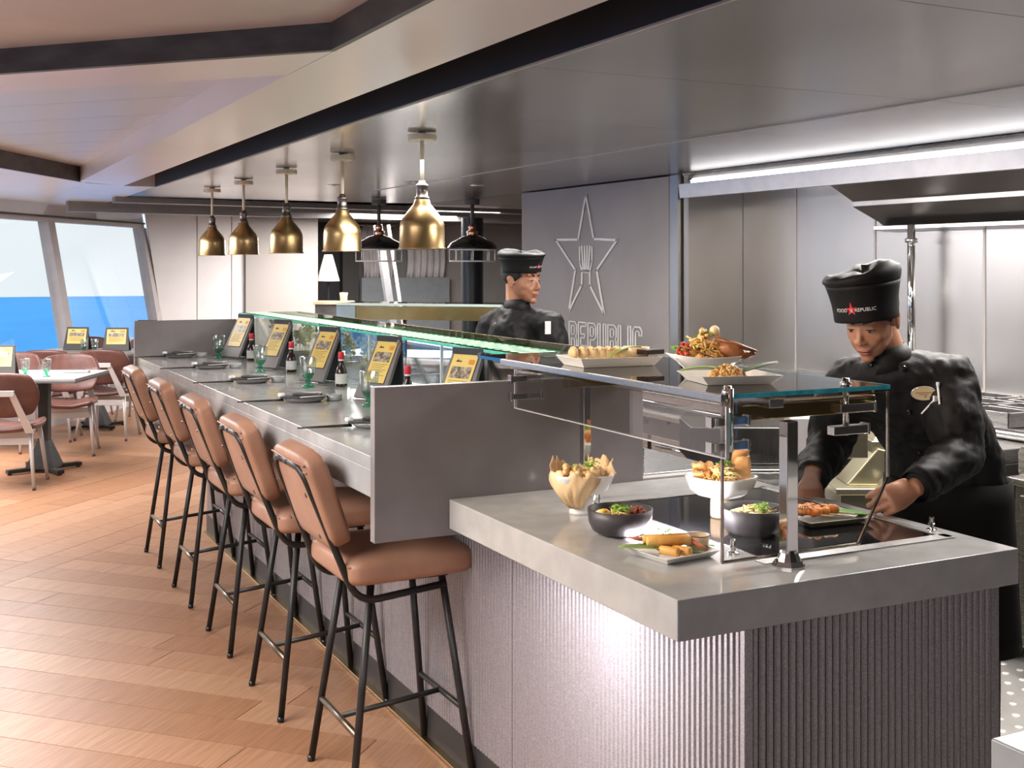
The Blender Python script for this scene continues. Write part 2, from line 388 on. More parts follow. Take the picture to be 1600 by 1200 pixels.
cpoly('fascia', [(1.08, 9.38), (1.10, 9.46), (-.88, 5.83), (-.86, 5.78)], CZ-.001, 2.36, dark_trim)
cpoly('soffit_window_side', [(1.12, 9.46), (1.12, 12.98), (-3.4, 6.25), (-3.4, 5.1), (-3.3, 4.3), (-.88, 5.88)], CZ+.001, 2.5, white_ceil)
# steel ceiling over bar and kitchen, one piece per sheet
xs = [1.692, 3.42, 4.62]
for i in range(2):
    y = -2.8
    while y < 11.2:
        y2 = y+1.22
        cpoly('panel', [(xs[i]+.0015, y+.0015), (xs[i+1]-.0015, y+.0015), (xs[i+1]-.0015, y2-.0015), (xs[i]+.0015, y2-.0015)], CZ, CZ+.02, steel_ceil)
        y = y2
cpoly('panel_lip', [(1.688, -3), (1.70, -3), (1.70, 9.75), (1.688, 9.75)], CZ-.006, CZ+.01, beige_metal)
cpoly('joint_strip', [(3.412, -3), (3.428, -3), (3.428, 9.6), (3.412, 9.6)], CZ-.004, CZ, beige_metal)
cpoly('soffit_back', [(1.70, 11.25), (9, 11.25), (9, 17.2), (4.0, 17.2), (4.0, 15), (2.45, 15), (1.70, 13.85)], CZ, 2.5, mat('grey back ceiling', (.25, .235, .23), .4, .3))
cpoly('soffit_back', [(4.62, 6.9), (9, 6.9), (9, 11.25), (4.62, 11.25)], CZ+.002, 2.5, MATS['grey back ceiling'])
cpoly('drop_beam', [(1.6, 11.3), (8.8, 12.3), (8.8, 12.5), (1.6, 11.5)], CZ-.05, CZ, mat('mid grey beam', (.26, .245, .24), .5, .2))
cpoly('drop_beam', [(1.3, 12.3), (8.8, 13.6), (8.8, 13.8), (1.3, 12.5)], CZ-.10, CZ, MATS['mid grey beam'])

# recessed downlights in the steel ceiling
dl = thing('ceiling_downlight', 'x', 'light', (3.3, 8.3, CZ), 0, 'recessed lights in the steel ceiling')
b = newbm(); lathe(b, [(.052, 0), (.056, -.006), (.040, -.008), (.038, 0)], 24); obj('trim_ring', b, chrome, dl, smooth=True)
b = newbm(); lathe(b, [(0, -.001), (.038, -.001)], 24); obj('lens', b, led_w, dl)
dl['label'] = 'small recessed ceiling light left of the star wall, middle of the three'
dup(dl, (2.9, 8.9, CZ), 0, 'small recessed ceiling light behind the nearest brass lamp, left of the three')
dup(dl, (3.9, 8.4, CZ), 0, 'small recessed ceiling light above the upper left corner of star wall')

# window wall -------------------------------------------------
def ww(t, z, off=0, lean=.18):
    return P0+U*t+N_*((z-1.5)*lean+off)+Vector((0, 0, z))
wall_m = mat('window wall paint', (.62, .57, .56), .5, 0, (.58, .53, .52), 3)
wall_left = struct(bpy.data.objects.new('wall_left', None)); COL.objects.link(wall_left)
def wwbox(name, t0, t1, z0, z1, m, o0=0, o1=.12, parent=wall_left):
    b = newbm()
    v = [b.verts.new(ww(t, z, o)) for z in (z0, z1) for (t, o) in ((t0, o0), (t1, o0), (t1, o1), (t0, o1))]
    for f in ((3, 2, 1, 0), (4, 5, 6, 7), (0, 1, 5, 4), (1, 2, 6, 5), (2, 3, 7, 6), (3, 0, 4, 7)): b.faces.new([v[i] for i in f])
    return obj(name, b, m, parent)
wwbox('apron', -11.2, .05, -.05, .70, wall_m)
wwbox('sill', -11.2, .05, .70, .735, wall_m, -.10, .12)
wwbox('header', -11.2, .05, 2.045, 2.56, wall_m)
wwbox('header_trim', -11.2, .05, 2.09, 2.11, dark_trim, -.02, .0)
ts = [0, -2.20, -4.40, -6.60, -8.80, -11.0]
for t_ in ts: wwbox('mullion', t_-.075 if t_ else -.07, t_+.055 if t_ else .06, .735, 2.045, mat('mauve grey mullion', (.44, .39, .385), .5), -.02, .10)
for i in range(5):
    g = struct(wwbox('window_%d' % (i+1), ts[i+1]+.055, ts[i]-.07, .735, 2.045, glass_clear, .04, .045, None))
b = newbm()
# end wall panels (one piece each) with the leaning edge
wall_back = struct(bpy.data.objects.new('wall_back', None)); COL.objects.link(wall_back)
def lean_x(z): return (P0+U*.05+N_*((z-1.5)*.18)).x
def wpanel(name, poly_xz, y0, y1, m, parent=wall_back):
    b = newbm(); M = Matrix(((1, 0, 0, 0), (0, 0, -1, 0), (0, 1, 0, 0), (0, 0, 0, 1)))
    prism(b, poly_xz, -y1, -y0, M); return obj(name, b, m, parent)
wpanel('panel', [(lean_x(0)+.02, 0), (3.09, 0), (3.09, 2.5), (lean_x(2.5)+.02, 2.5)], 14.95, 15.01, white_wall)
wpanel('panel', [(3.10, 0), (3.52, 0), (3.52, 2.5), (3.10, 2.5)], 14.95, 15.01, white_wall)
wpanel('panel', [(3.53, 0), (3.688, 0), (3.688, 2.5), (3.53, 2.5)], 14.95, 15.01, white_wall)
wpanel('backing', [(2.9, 0), (3.7, 0), (3.7, 2.5), (2.7, 2.5)], 15.015, 15.1, dark_trim)
wpanel('column', [(3.693, 0), (4.635, 0), (4.635, 2.5), (3.693, 2.5)], 14.90, 17.2, grey_wall)  # shade of this face is put into its darker material
# deep back area
wpanel('far_wall', [(4.6, 0), (9, 0), (9, 2.52), (4.6, 2.52)], 17.0, 17.1, mat('far wall grey', (.34, .32, .31), .6, 0, (.30, .285, .275), 3))
wpanel('dark_niche', [(4.65, 0), (5.59, 0), (5.59, 2.25), (4.65, 2.25)], 16.9, 16.99, mat('dark niche', (.02, .02, .022), .5))
wpanel('door_frame', [(5.59, 0), (5.84, 0), (5.84, 2.25), (5.59, 2.25)], 16.75, 16.99, mat('dark door frame', (.07, .065, .062), .5))
wpanel('side_panel', [(7.19, 0), (7.61, 0), (7.61, 2.25), (7.19, 2.25)], 16.8, 16.99, grey_wall)
# right side of the room: star wall, jamb, steel recess
wall_right = struct(bpy.data.objects.new('wall_right', None)); COL.objects.link(wall_right)
star_m = mat('pewter grey painted wall', (.38, .345, .33), .42, .25, (.34, .308, .295), 2, rvar=.1)
bxo('star_panel', (4.65, 4.9, 6.86, 9.10, 0, 2.21), star_m, wall_right)
bxo('jamb', (4.655, 5.15, 6.755, 6.858, 0, 2.215), steel_wall, wall_right)
bxo('jamb_groove', (4.70, 5.15, 6.735, 6.755, 0, 2.215), blackm, wall_right)
bxo('jamb', (4.69, 5.15, 6.68, 6.735, 0, 2.215), steel_wall, wall_right)
ys = [6.68, 6.12, 5.40, 4.58, 3.80, 3.0, 2.2, 1.4, .6, -.2, -1.0, -1.8, -2.6]
for a, c in zip(ys, ys[1:]):
    bxo('panel', (5.15, 5.18, c+.004, a-.004, .9, 2.2), steel_wall, wall_right)
    bxo('joint_cover', (5.145, 5.15, c-.007, c+.007, .9, 2.2), beige_metal, wall_right)
bxo('lower_wall', (5.16, 5.2, -2.6, 6.7, 0, .9), steel_wall, wall_right)
bxo('cross_wall', (4.9, 9, 6.87, 6.95, 0, 2.52), MATS['far wall grey'], wall_right)
bxo('outer_wall', (8.9, 9, 6.9, 17.1, 0, 2.52), MATS['far wall grey'], wall_right)
# closing walls behind the camera
wall_front = struct(bxo('wall_front', (-3.5, 5.3, -2.95, -2.8, 0, 2.56), mat('taupe wall', (.13, .115, .105), .6)))
wall_port = struct(bxo('wall_port', (-3.42, -3.3, -2.8, 6.3, 0, .70), wall_m))
bxo('header', (-3.42, -3.3, -2.8, 6.3, 2.045, 2.56), wall_m, wall_port)
for k in range(5):
    bxo('mullion', (-3.42, -3.32, -2.7+2.2*k-.06, -2.7+2.2*k+.06, .7, 2.045), MATS['mauve grey mullion'], wall_port)
    if k < 4: struct(bxo('window_%d' % (k+6), (-3.38, -3.375, -2.64+2.2*k, -2.70+2.2*(k+1)-.06, .7, 2.045), glass_clear))
# hood canopy: light trough along the range, and the sloped underside
hood = thing('extraction_hood', 'long steel extraction hood with bright lamp strip above the range', 'hood', (4.66, 0, 2.05))
def hprof(name, prof, y0, y1, m, bevel=0):
    b = newbm(); M = Matrix(((1, 0, 0, 0), (0, 0, 1, 0), (0, 1, 0, 0), (0, 0, 0, 1)))
    prism(b, [(p[0]-4.66, p[1]-2.05) for p in prof], y0, y1, M); return obj(name, b, m, hood, bevel)
hprof('lamp_housing', [(4.62, 2.215), (4.66, 2.215), (4.71, 2.17), (4.66, 2.17)], -2.6, 6.66, steel)
hprof('lamp_strip', [(4.648, 2.168), (4.668, 2.175), (4.672, 2.150), (4.652, 2.145)], -2.6, 6.60, led_w)
hprof('lamp_strip', [(4.640, 2.205), (4.650, 2.207), (4.652, 2.192), (4.642, 2.190)], -2.6, 6.60, mat('dim lamp strip', (.9, .9, .95), .4, emit=(.9, .93, 1), estr=1.1))
hprof('drop_lip', [(4.62, 2.145), (4.66, 2.142), (4.68, 2.052), (4.63, 2.050)], -2.6, 6.70, mat('pale brushed steel', (.78, .74, .74), .4, .5), .002)
hprof('canopy', [(4.68, 2.06), (4.86, 1.965), (4.86, 1.935), (5.06, 1.85), (5.14, 1.80), (5.14, 2.2), (4.68, 2.2)], -2.6, 5.28, steel_wall, .003)
hprof('drip_rail', [(5.02, 1.80), (5.12, 1.79), (5.12, 1.815), (5.02, 1.825)], -2.6, 5.28, chrome, .003)
pipe = thing('support_pipe', 'vertical chrome pipe with a collar behind the chef hat', 'pipe', (5.02, 4.98, .9))
b = newbm(); tube(b, [(0, 0, 0), (0, 0, .925)], .022, 16); obj('tube', b, chrome, pipe, smooth=True)
b = newbm(); lathe(b, [(.022, .82), (.035, .825), (.035, .845), (.022, .85)], 16); obj('collar', b, chrome, pipe, smooth=True)
# sea
b = newbm(); bmesh.ops.create_circle(b, cap_ends=True, segments=96, radius=660, matrix=Matrix.Translation((0, 0, -15.2)))
sea = obj('sea', b, water_m); tag(sea, 'blue sea outside the slanted windows reaching the horizon', 'sea', kind='stuff')

# added unseen slab outside the windows, shields the ceiling from blue sea bounce
b = newbm(); prism(b, [(-3.6, -3), (-14, -3), (-14, 6), (-6, 22), (2.2, 24), (2.2, 15.6), (-3.6, 5.6)], -1.3, -1.1); struct(obj('bounce_slab', b, mat('neutral bounce surface', (.62, .58, .54), .7)))
# ================================================================ BAR AND FRONT COUNTER
XF = 1.527
FB = (XF+.008)
bar = thing('bar', 'long grey quartz bar with stone end dividers and fluted base, behind the row of stools', 'bar', (1.5, 5, 0))
def rel(t, d): return (d[0]-t.location.x, d[1]-t.location.x, d[2]-t.location.y, d[3]-t.location.y, d[4]-t.location.z, d[5]-t.location.z)
def part(t, name, d, m, bevel=0, sub=None):
    return bxo(name, rel(t, d), m, sub or t, bevel)
part(bar, 'worktop', (1.126, 2.0, 3.092, 7.078, 1.025, 1.065), stone, .003)
part(bar, 'fascia', (1.127, 1.165, 3.092, 7.078, .948, 1.026), stone, .002)
part(bar, 'core', (FB, 2.28, 3.058, 7.11, .0, .945), MATS['far wall grey'])
part(bar, 'plinth', (FB-.006, FB+.01, 3.05, 7.12, .012, .119), mat('charcoal plinth', (.03, .028, .028), .5))
part(bar, 'floor_trim', (FB-.03, FB-.005, 1.90, 7.12, 0, .012), brass, .002)
part(bar, 'divider', (1.11, 1.978, 3.056, 3.090, .837, 1.2635), stone_dk, .002)
part(bar, 'divider', (1.11, 1.70, 7.08, 7.115, .94, 1.272), stone_dk, .002)
part(bar, 'prep_shelf', (2.0, 2.3, 3.10, 7.11, .93, .95), steel, .002)
part(bar, 'rear_panel', (2.0, 2.01, 3.10, 7.11, .95, 1.03), steel)
def slatmesh(w_, h_, d_):
    b = newbm(); prism(b, [(-w_/2, 0), (-w_/2, -d_*.55), (-w_*.28, -d_), (w_*.28, -d_), (w_/2, -d_*.55), (w_/2, 0)], 0, h_)
    me = bpy.data.meshes.new('slat'); bmesh.ops.recalc_face_normals(b, faces=b.faces); b.to_mesh(me); b.free(); me.materials.append(flute); return me
pitch = .0200
b = newbm(); y = 3.066
sm = slatmesh(pitch*.84, .825, .010)
while y < 7.10:
    b.from_mesh(sm)
    b.verts.ensure_lookup_table(); vs = b.verts[len(b.verts)-12:]
    xf(b, vs, Matrix.Translation((FB-1.5, y-5, .12)) @ Matrix.Rotation(-PI/2, 4, 'Z')); y += pitch
o = obj('fluted_cladding', b, flute, bar); o['kind'] = 'stuff'

ctr = thing('serving_counter', 'grey quartz serving counter with fluted sides and black glass warming plate, holding the dishes', 'counter', (1.9, 2.4, 0))
# worktop around the warming plate well
part(ctr, 'worktop', (1.331, 2.285, 1.933, 3.054, .857, .94), stone, .003)
part(ctr, 'warming_plate', (1.694, 2.221, 2.104, 2.796, .938, .9415), black_glass, .001)
part(ctr, 'lamp_strip', (1.360, 1.390, 2.0, 2.8, .8545, .857), led_w)
b = newbm()
for d in ((1.66, 2.235, 2.075, 2.112), (1.66, 2.235, 2.79, 2.802), (2.213, 2.235, 2.08, 2.80)): box(b, *rel(ctr, (*d, .9395, .943)))
obj('steel_rim', b, steel, ctr)
part(ctr, 'core', (FB, 2.262, 1.984, 3.056, 0, .857), MATS['far wall grey'])
part(ctr, 'plinth', (FB-.006, FB+.01, 1.978, 3.05, .012, .119), MATS['charcoal plinth'])
sm2 = slatmesh(pitch*.84, .736, .010); sm3 = slatmesh(pitch*.84, .854, .010)
for k in range(53):
    o = bpy.data.objects.new('slat', sm2); COL.objects.link(o); o.parent = ctr
    o.location = (FB-1.9, 1.998+k*pitch-2.4, .12); o.rotation_euler = (0, 0, -PI/2)
for k in range(35):
    o = bpy.data.objects.new('slat', sm3); COL.objects.link(o); o.parent = ctr
    o.location = (FB+.020+k*pitch-1.9, 1.984-2.4, 0)
part(ctr, 'corner_post', (XF-.003, FB+.010, 1.972, 1.986, .0, .857), flute)
part(ctr, 'corner_post', (2.240, 2.264, 1.972, 1.986, .0, .857), flute)
# chrome pins of the warming plate
pin = thing('chrome_pin', 'short chrome peg near the front left corner of the warming plate', 'peg', (1.66, 2.19, .94), 0)
b = newbm(); lathe(b, [(0.013, 0), (.013, .004), (.006, .006), (.006, .032), (.0045, .034), (0, .034)], 16); obj('shaft', b, chrome, pin)
b = newbm(); lathe(b, [(.006, .014), (.0085, .015), (.0085, .018), (.006, .019)], 16); obj('collar', b, chrome, pin)
dup(pin, (2.245, 2.16, .94), 0, 'short chrome peg at the right end of the warming plate, by the chef hand')
dup(pin, (1.665, 2.80, .94), 0, 'short chrome peg behind the paper lined bowl of dumplings')
# near counter corner, bottom right of the view
nc = thing('side_counter', 'corner of a second grey counter at the bottom right edge', 'counter', (1.9, .7, 0))
part(nc, 'worktop', (1.335, 2.6, .1, 1.178, .875, .94), stone, .004)
part(nc, 'body', (1.345, 2.55, .1, 1.165, 0, .875), mat('lilac grey laminate', (.45, .42, .45), .35, .2), .004)

# sneeze guard ------------------------------------------------
sg = thing('sneeze_guard', 'glass and chrome sneeze guard standing over the serving counter', 'sneeze guard', (1.9, 2.4, .94))
def bar3(name, a, c, r, m=chrome, par=sg, n=12, o=None):
    O = sg.location
    b = newbm(); tube(b, [Vector(a)-O, Vector(c)-O], r, n); return obj(name, b, m, par, smooth=True)
# top shelf
part(sg, 'glass_shelf', (1.535, 2.0, 2.055, 3.30, 1.312, 1.322), glass_shelf)
part(sg, 'shelf_edge', (1.56, 2.0, 2.053, 2.0548, 1.3122, 1.3218), edge_cyan)
part(sg, 'front_rail', (1.522, 1.535, 2.05, 3.12, 1.306, 1.3225), steel, .002)
part(sg, 'rear_rail', (2.0, 2.006, 2.055, 3.30, 1.312, 1.322), edge_cyan)
# hanging front pane
part(sg, 'front_pane', (1.520, 1.526, 2.03, 3.02, 1.190, 1.300), glassmat('hanging glass', (.86, .85, .84), .10))
b = newbm()
for d in ((1.519, 1.527, 2.03, 3.02, 1.1885, 1.1915), (1.519, 1.527, 2.027, 2.031, 1.19, 1.30), (1.519, 1.527, 3.018, 3.021, 1.19, 1.30)): box(b, *rel(sg, d))
obj('pane_edge', b, mat('bright polished edge', (.85, .82, .80), .15, .6), sg)
# end pane: outline with the cut-back corner
O = sg.location
YE = 2.08
outl = [(1.548, .957), (1.932, .957), (2.022, 1.104), (2.022, 1.303), (1.548, 1.303)]
M = Matrix(((1, 0, 0, 0), (0, 0, 1, 0), (0, 1, 0, 0), (0, 0, 0, 1)))
b = newbm(); prism(b, [(p[0]-O.x, p[1]-O.z) for p in outl], YE-.003-O.y, YE+.003-O.y, M); obj('end_pane', b, glassmat('end glass', (.94, .94, .93), .02), sg)
b = newbm()
for p, q in zip(outl, outl[1:4]+[outl[3]]):
    if p != q: tube(b, [(p[0]-O.x, YE-O.y, p[1]-O.z), (q[0]-O.x, YE-O.y, q[1]-O.z)], .0042, 6)
tube(b, [(outl[0][0]-O.x, YE-O.y, outl[0][1]-O.z), (outl[4][0]-O.x, YE-O.y, outl[4][1]-O.z)], .0042, 6)
tube(b, [(1.60-O.x, YE-O.y, 1.292-O.z), (1.97-O.x, YE-O.y, 1.292-O.z)], .002, 6)
obj('pane_edge', b, mat('bronzed steel edge', (.50, .45, .40), .15, 1, (.30, .26, .23), 30), sg)
# posts with bell feet
for k, (px_, py_) in enumerate([(1.70, 2.045), (1.674, 2.883)]):
    b = newbm(); X_, Y_ = px_-O.x, py_-O.y
    if k == 0: box(b, X_-.0155, X_+.0155, Y_-.014, Y_+.014, 0.03, .318)
    else: box(b, X_-.012, X_+.012, Y_-.012, Y_+.012, 0.0, .365)
    p_ = obj('post', b, chrome, sg, .002)
    b = newbm(); lathe(b, [(.037, 0), (.037, .004), (.028, .014), (.020, .030), (.018, .036), (0, .036)], 12, (X_, Y_, 0)); obj('bell_foot', b, chrome, p_, smooth=False)
# top frame under the shelf, warm reflection put into its bronze colour
bronze = mat('warm reflection trim', (.55, .38, .16), .12, 1, (.40, .27, .10), 9, rvar=.15)
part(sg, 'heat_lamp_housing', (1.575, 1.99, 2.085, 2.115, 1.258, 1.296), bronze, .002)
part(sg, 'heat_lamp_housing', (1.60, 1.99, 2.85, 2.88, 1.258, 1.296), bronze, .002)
part(sg, 'cross_bar', (1.66, 1.70, 2.06, 3.04, 1.285, 1.305), steel, .002)
# heat strip on the underside
part(sg, 'heat_strip', (1.74, 1.82, 2.2, 2.85, 1.283, 1.308), steel, .002)
# brackets
def bracket(x_, y_, z_):
    b = newbm(); X_, Y_, Z_ = x_-O.x, y_-O.y, z_-O.z
    box(b, X_-.045, X_+.045, Y_-.008, Y_+.008, Z_-.009, Z_+.009)
    box(b, X_-.052, X_-.045, Y_-.011, Y_+.011, Z_-.012, Z_+.012); box(b, X_+.045, X_+.052, Y_-.011, Y_+.011, Z_-.012, Z_+.012)
    obj('glass_clamp', b, chrome, sg, .0015)
for z_ in (1.265, 1.212): bracket(1.545, 2.055, z_)
for z_ in (1.275, 1.225): bracket(1.545, 3.0, z_)
def bracket2(x_, z_):
    b = newbm(); X_, Z_ = x_-O.x, z_-O.z
    box(b, X_-.05, X_+.05, YE-.012-O.y, YE+.012-O.y, Z_-.010, Z_+.010); box(b, X_+.05, X_+.056, YE-.014-O.y, YE+.014-O.y, Z_-.013, Z_+.013)
    obj('glass_clamp', b, chrome, sg, .0015)
bracket2(1.92, 1.272); bracket2(1.90, 1.222)
bar3('clamp_rod', (1.895, 2.08, 1.21), (1.895, 2.08, 1.335), .007)
bar3('clamp_rod', (1.548, 2.05, 1.20), (1.548, 2.05, 1.335), .006)
for (x_, y_) in ((1.548, 2.06), (1.895, 2.08), (1.66, 2.96), (1.93, 3.0)):
    b = newbm(); lathe(b, [(.011, 1.322), (.013, 1.324), (.013, 1.330), (.008, 1.332), (.008, 1.340), (0, 1.340)], 14, (x_-O.x, y_-O.y, -O.z)); obj('cap_screw', b, chrome, sg, smooth=True)
b = newbm(); box(b, *rel(sg, (1.536, 1.541, 2.038, 2.046, 1.215, 1.285))); obj('edge_strip', b, edge_teal, sg)

# glass display case on the bar -------------------------------
dc = thing('display_case', 'long glass display case with green lit edge along the back of the bar', 'display case', (1.9, 5.1, 1.065))
seams = [7.06, 6.28, 5.51, 4.80, 4.02, 3.22]
for a, c in zip(seams, seams[1:]): part(dc, 'front_pane', (1.72, 1.726, c+.002, a-.002, 1.066, 1.300), glass_mirror)
for a in seams[1:-1]: part(dc, 'pane_joint', (1.717, 1.727, a-.004, a+.004, 1.066, 1.300), mat('pale joint', (.6, .66, .66), .3))
part(dc, 'end_pane', (1.73, 2.06, 7.052, 7.058, 1.066, 1.300), glass_mirror)
part(dc, 'end_pane', (1.73, 2.06, 3.212, 3.218, 1.066, 1.300), glass_mirror)
part(dc, 'top_shelf', (1.715, 2.07, 3.20, 7.075, 1.302, 1.312), glassmat('top glass', (.62, .70, .60), .10, .34))
part(dc, 'lit_edge', (1.711, 1.7148, 3.20, 7.075, 1.302, 1.312), edge_green)
part(dc, 'lit_edge', (1.715, 2.07, 3.196, 3.1998, 1.302, 1.312), edge_green)
part(dc, 'rear_edge', (2.070, 2.075, 3.20, 7.075, 1.302, 1.312), brass)
part(dc, 'lamp_channel', (1.735, 1.80, 3.24, 7.05, 1.3005, 1.3018), mat('pale green channel', (.05, .26, .09), .95, 0, spec=0))
b = newbm(); y = 3.25
while y < 7.04:
    box(b, 1.745-1.9, 1.875-1.9, y-5.1, y+.020-5.1, 1.3125-1.065, 1.3129-1.065); y += .058
o = obj('lamp_ribs', b, led, dc); o['kind'] = 'stuff'
part(dc, 'lamp_channel', (1.735, 1.90, 3.24, 7.05, 1.3121, 1.3124), MATS['pale green channel'])
for y in (3.3, 4.4, 5.5, 6.6):
    b = newbm(); tube(b, [(2.05-1.9, y-5.1, 0), (2.05-1.9, y-5.1, .237)], .009, 12); obj('rear_post', b, chrome, dc, smooth=True)

# things behind the case glass: blossom planters and containers
def planter(x_, y_, lab, s):
    t = thing('blossom_planter', lab, 'planter', (x_, y_, 1.066), 0, 'blossom planters in the display case')
    b = newbm(); prism(b, [(-.05, -.12), (.05, -.12), (.05, .12), (-.05, .12)], 0, .06); obj('trough', b, mat('olive trough', (.14, .13, .09), .5), t, .005)
    r2 = random.Random(s)
    for k in range(6):
        bx_, by_ = r2.uniform(-.04, .04), -.10+.2*k/5; b = newbm()
        top = Vector((bx_+r2.uniform(-.02, .02), by_+r2.uniform(-.02, .02), r2.uniform(.12, .19)))
        st = newbm(); tube(st, [(bx_, by_, .05), top], .002, 5)
        for q in range(26):
            d = Vector((r2.gauss(0, .5), r2.gauss(0, .5), r2.gauss(0, .55)))*.034
            ball(b, top+d, r2.uniform(.005, .011), 1)
        h_ = obj('blossom_head', b, flower, t, smooth=True); obj('stem', st, f_green, h_)
    return t
for k, (y_, lab) in enumerate([(6.72, 'planter of cream blossoms behind the farthest menu stand'), (6.22, 'planter of cream blossoms between the two farthest menu stands'), (5.72, 'planter of cream blossoms behind the second farthest menu stand'), (5.28, 'planter of cream blossoms behind the middle menu stand')]):
    planter(1.86, y_, lab, k+3)
def canister(x_, y_, h, r, lab, m=steel):
    t = thing('canister', lab, 'canister', (x_, y_, 1.065), 0, 'containers behind the case glass')
    b = newbm(); lathe(b, [(0, 0), (r, 0), (r, h), (r*.9, h+.004), (0, h+.004)], 18); obj('body', b, m, t, smooth=True)
    b = newbm(); lathe(b, [(r*1.05, h*.96), (r*1.08, h+.01), (r*.3, h+.02), (0, h+.035)], 18); obj('lid', b, chrome, t, smooth=True)
canister(1.85, 4.02, .11, .035, 'steel canister with a lid behind the glass, between the two nearest menu stands')
canister(1.90, 4.25, .08, .045, 'shorter wide steel canister behind the fourth menu stand')
canister(1.93, 3.72, .07, .05, 'low steel canister behind the nearest menu stand')

# menu stands -------------------------------------------------
def menu_print(parent, w_, h_, seed=1):
    """face lies in the local xz plane at y=0, facing -y, centred x, z from 0 to h_"""
    sc = bxo('screen', (-w_/2, w_/2, -.0022, -.0008, 0, h_), screen_y, parent)
    ph = bxo('photo', (-w_*.40, w_*.40, -.0032, -.002, h_*.50, h_*.74), mat('photo collage', (.10, .07, .05), .4, 0, (.50, .42, .30), 70), parent)
    b = newbm()
    for i in range(7): box(b, -w_*.38, w_*(.38-.1*((i*37) % 3)), -.003, -.0022, h_*(.44-.045*i), h_*(.452-.045*i))
    o = obj('text_lines', b, mat('brown print', (.30, .20, .06), .6), parent); o['kind'] = 'stuff'
    b = newbm(); prism(b, [(-.3, 0), (.3, 0), (.22, .12), (0, .05), (-.05, .2), (-.2, .1)], 0, .001, Matrix.Translation((-w_*.2, -.003, h_*.84)) @ Matrix.Rotation(PI/2, 4, 'X') @ Matrix.Diagonal((w_*.4, w_*.4, 1, 1))); obj('heading', b, ink, parent)
    bxo('badge', (w_*.2, w_*.42, -.003, -.0022, h_*.80, h_*.90), mat('orange print', (.70, .28, .04), .5), parent)
def menu_stand(x_, y_, rz, lab, lean=27):
    t = thing('menu_stand', lab, 'menu stand', (x_, y_, 1.0735), rz, 'tilted menu stands along the bar')
    fr = newbm(); Mx = Matrix.Translation((0, 0, 0)) @ Matrix.Rotation(R(-lean), 4, 'X')
    v = prism(fr, [(-.088, 0), (.088, 0), (.072, .246), (-.072, .246)], 0, .016, Mx @ Matrix.Rotation(PI/2, 4, 'X') @ Matrix.Translation((0, 0, -.016)))
    f_ = obj('front_board', fr, stand_g, t, .003)
    bk = newbm(); s_ = math.sin(R(lean)); c_ = math.cos(R(lean))
    M2 = Matrix.Translation((0, .246*s_+.008, -.006)) @ Matrix.Rotation(R(.5), 4, 'X')
    prism(bk, [(-.088, 0), (.088, 0), (.072, .246), (-.072, .246)], 0, .006, M2 @ Matrix.Rotation(PI/2, 4, 'X'))
    obj('back_board', bk, mat('dark stand back', (.035, .035, .035), .5), t, .002)
    mc = bxo('menu_card', (-.061, .061, -.0006, .0, .062, .246), ink, t); mc.location = (0, -.0004, 0); mc.rotation_euler = (R(-lean), 0, 0)
    sc_ = mc; menu_print(mc, .116, .176)
    for ch in mc.children: ch.location = (0, 0, .066)
    b = newbm(); box(b, .052, .066, -.004, .0, .236, .252); cl = obj('corner_clip', b, chrome, t); cl.rotation_euler = (R(-lean), 0, 0)
    return t
for k, (y_, lab) in enumerate([(6.75, 'tilted menu stand at the far end of the bar'), (5.97, 'tilted menu stand second from the far end of the bar'), (5.19, 'middle tilted menu stand of the five on the bar'),
                  (4.42, 'tilted menu stand just behind the left edge of the near grey divider'), (3.66, 'nearest menu stand, half hidden by the grey divider under the green glass')]):
    menu_stand(1.578, y_, R(-68), lab)
# place settings ----------------------------------------------
def bottle(loc, lab):
    t = thing('soy_sauce_bottle', lab, 'bottle', loc, 0, 'soy sauce bottles on the bar')
    b = newbm(); lathe(b, [(0, 0), (.024, 0), (.026, .004), (.025, .06), (.020, .078), (.011, .098), (.0095, .118), (.011, .120), (0, .120)], 18); obj('body', b, sauce, t, smooth=True)
    b = newbm(); lathe(b, [(.0262, .012), (.0262, .056)], 18); obj('label', b, label_w, t, smooth=True)
    b = newbm(); lathe(b, [(.0125, .118), (.0135, .120), (.0125, .146), (.0115, .150), (0, .150)], 18); c = obj('cap', b, red_cap, t, smooth=True)
    b = newbm(); lathe(b, [(.0128, .112), (.0128, .119)], 18); obj('cap_ring', b, ceramic, c, smooth=True)
    return t
def tumbler(loc, lab, grp):
    t = thing('footed_glass', lab, 'glass', loc, 0, grp)
    b = newbm(); lathe(b, [(.011, .034), (.020, .040), (.029, .056), (.0335, .085), (.037, .130), (.039, .133), (.037, .133), (.0345, .128), (.0315, .085), (.027, .058), (.019, .044), (0, .041)], 24); obj('bowl', b, drink_glass, t, smooth=True)
    b = newbm(); lathe(b, [(0, 0), (.027, 0), (.028, .004), (.014, .010), (.010, .016), (.013, .022), (.010, .028), (.012, .034), (.0195, .0395), (.0285, .0555), (.029, .058), (.0265, .058), (.018, .043), (0, .040)], 24); obj('foot', b, drink_green, t, smooth=True)
    return t
places = [(6.95, 'at the far end of the bar'), (6.13, 'second from the far end of the bar'), (5.32, 'in the middle of the bar'), (4.50, 'second from the near divider'), (3.69, 'cut off by the near divider')]
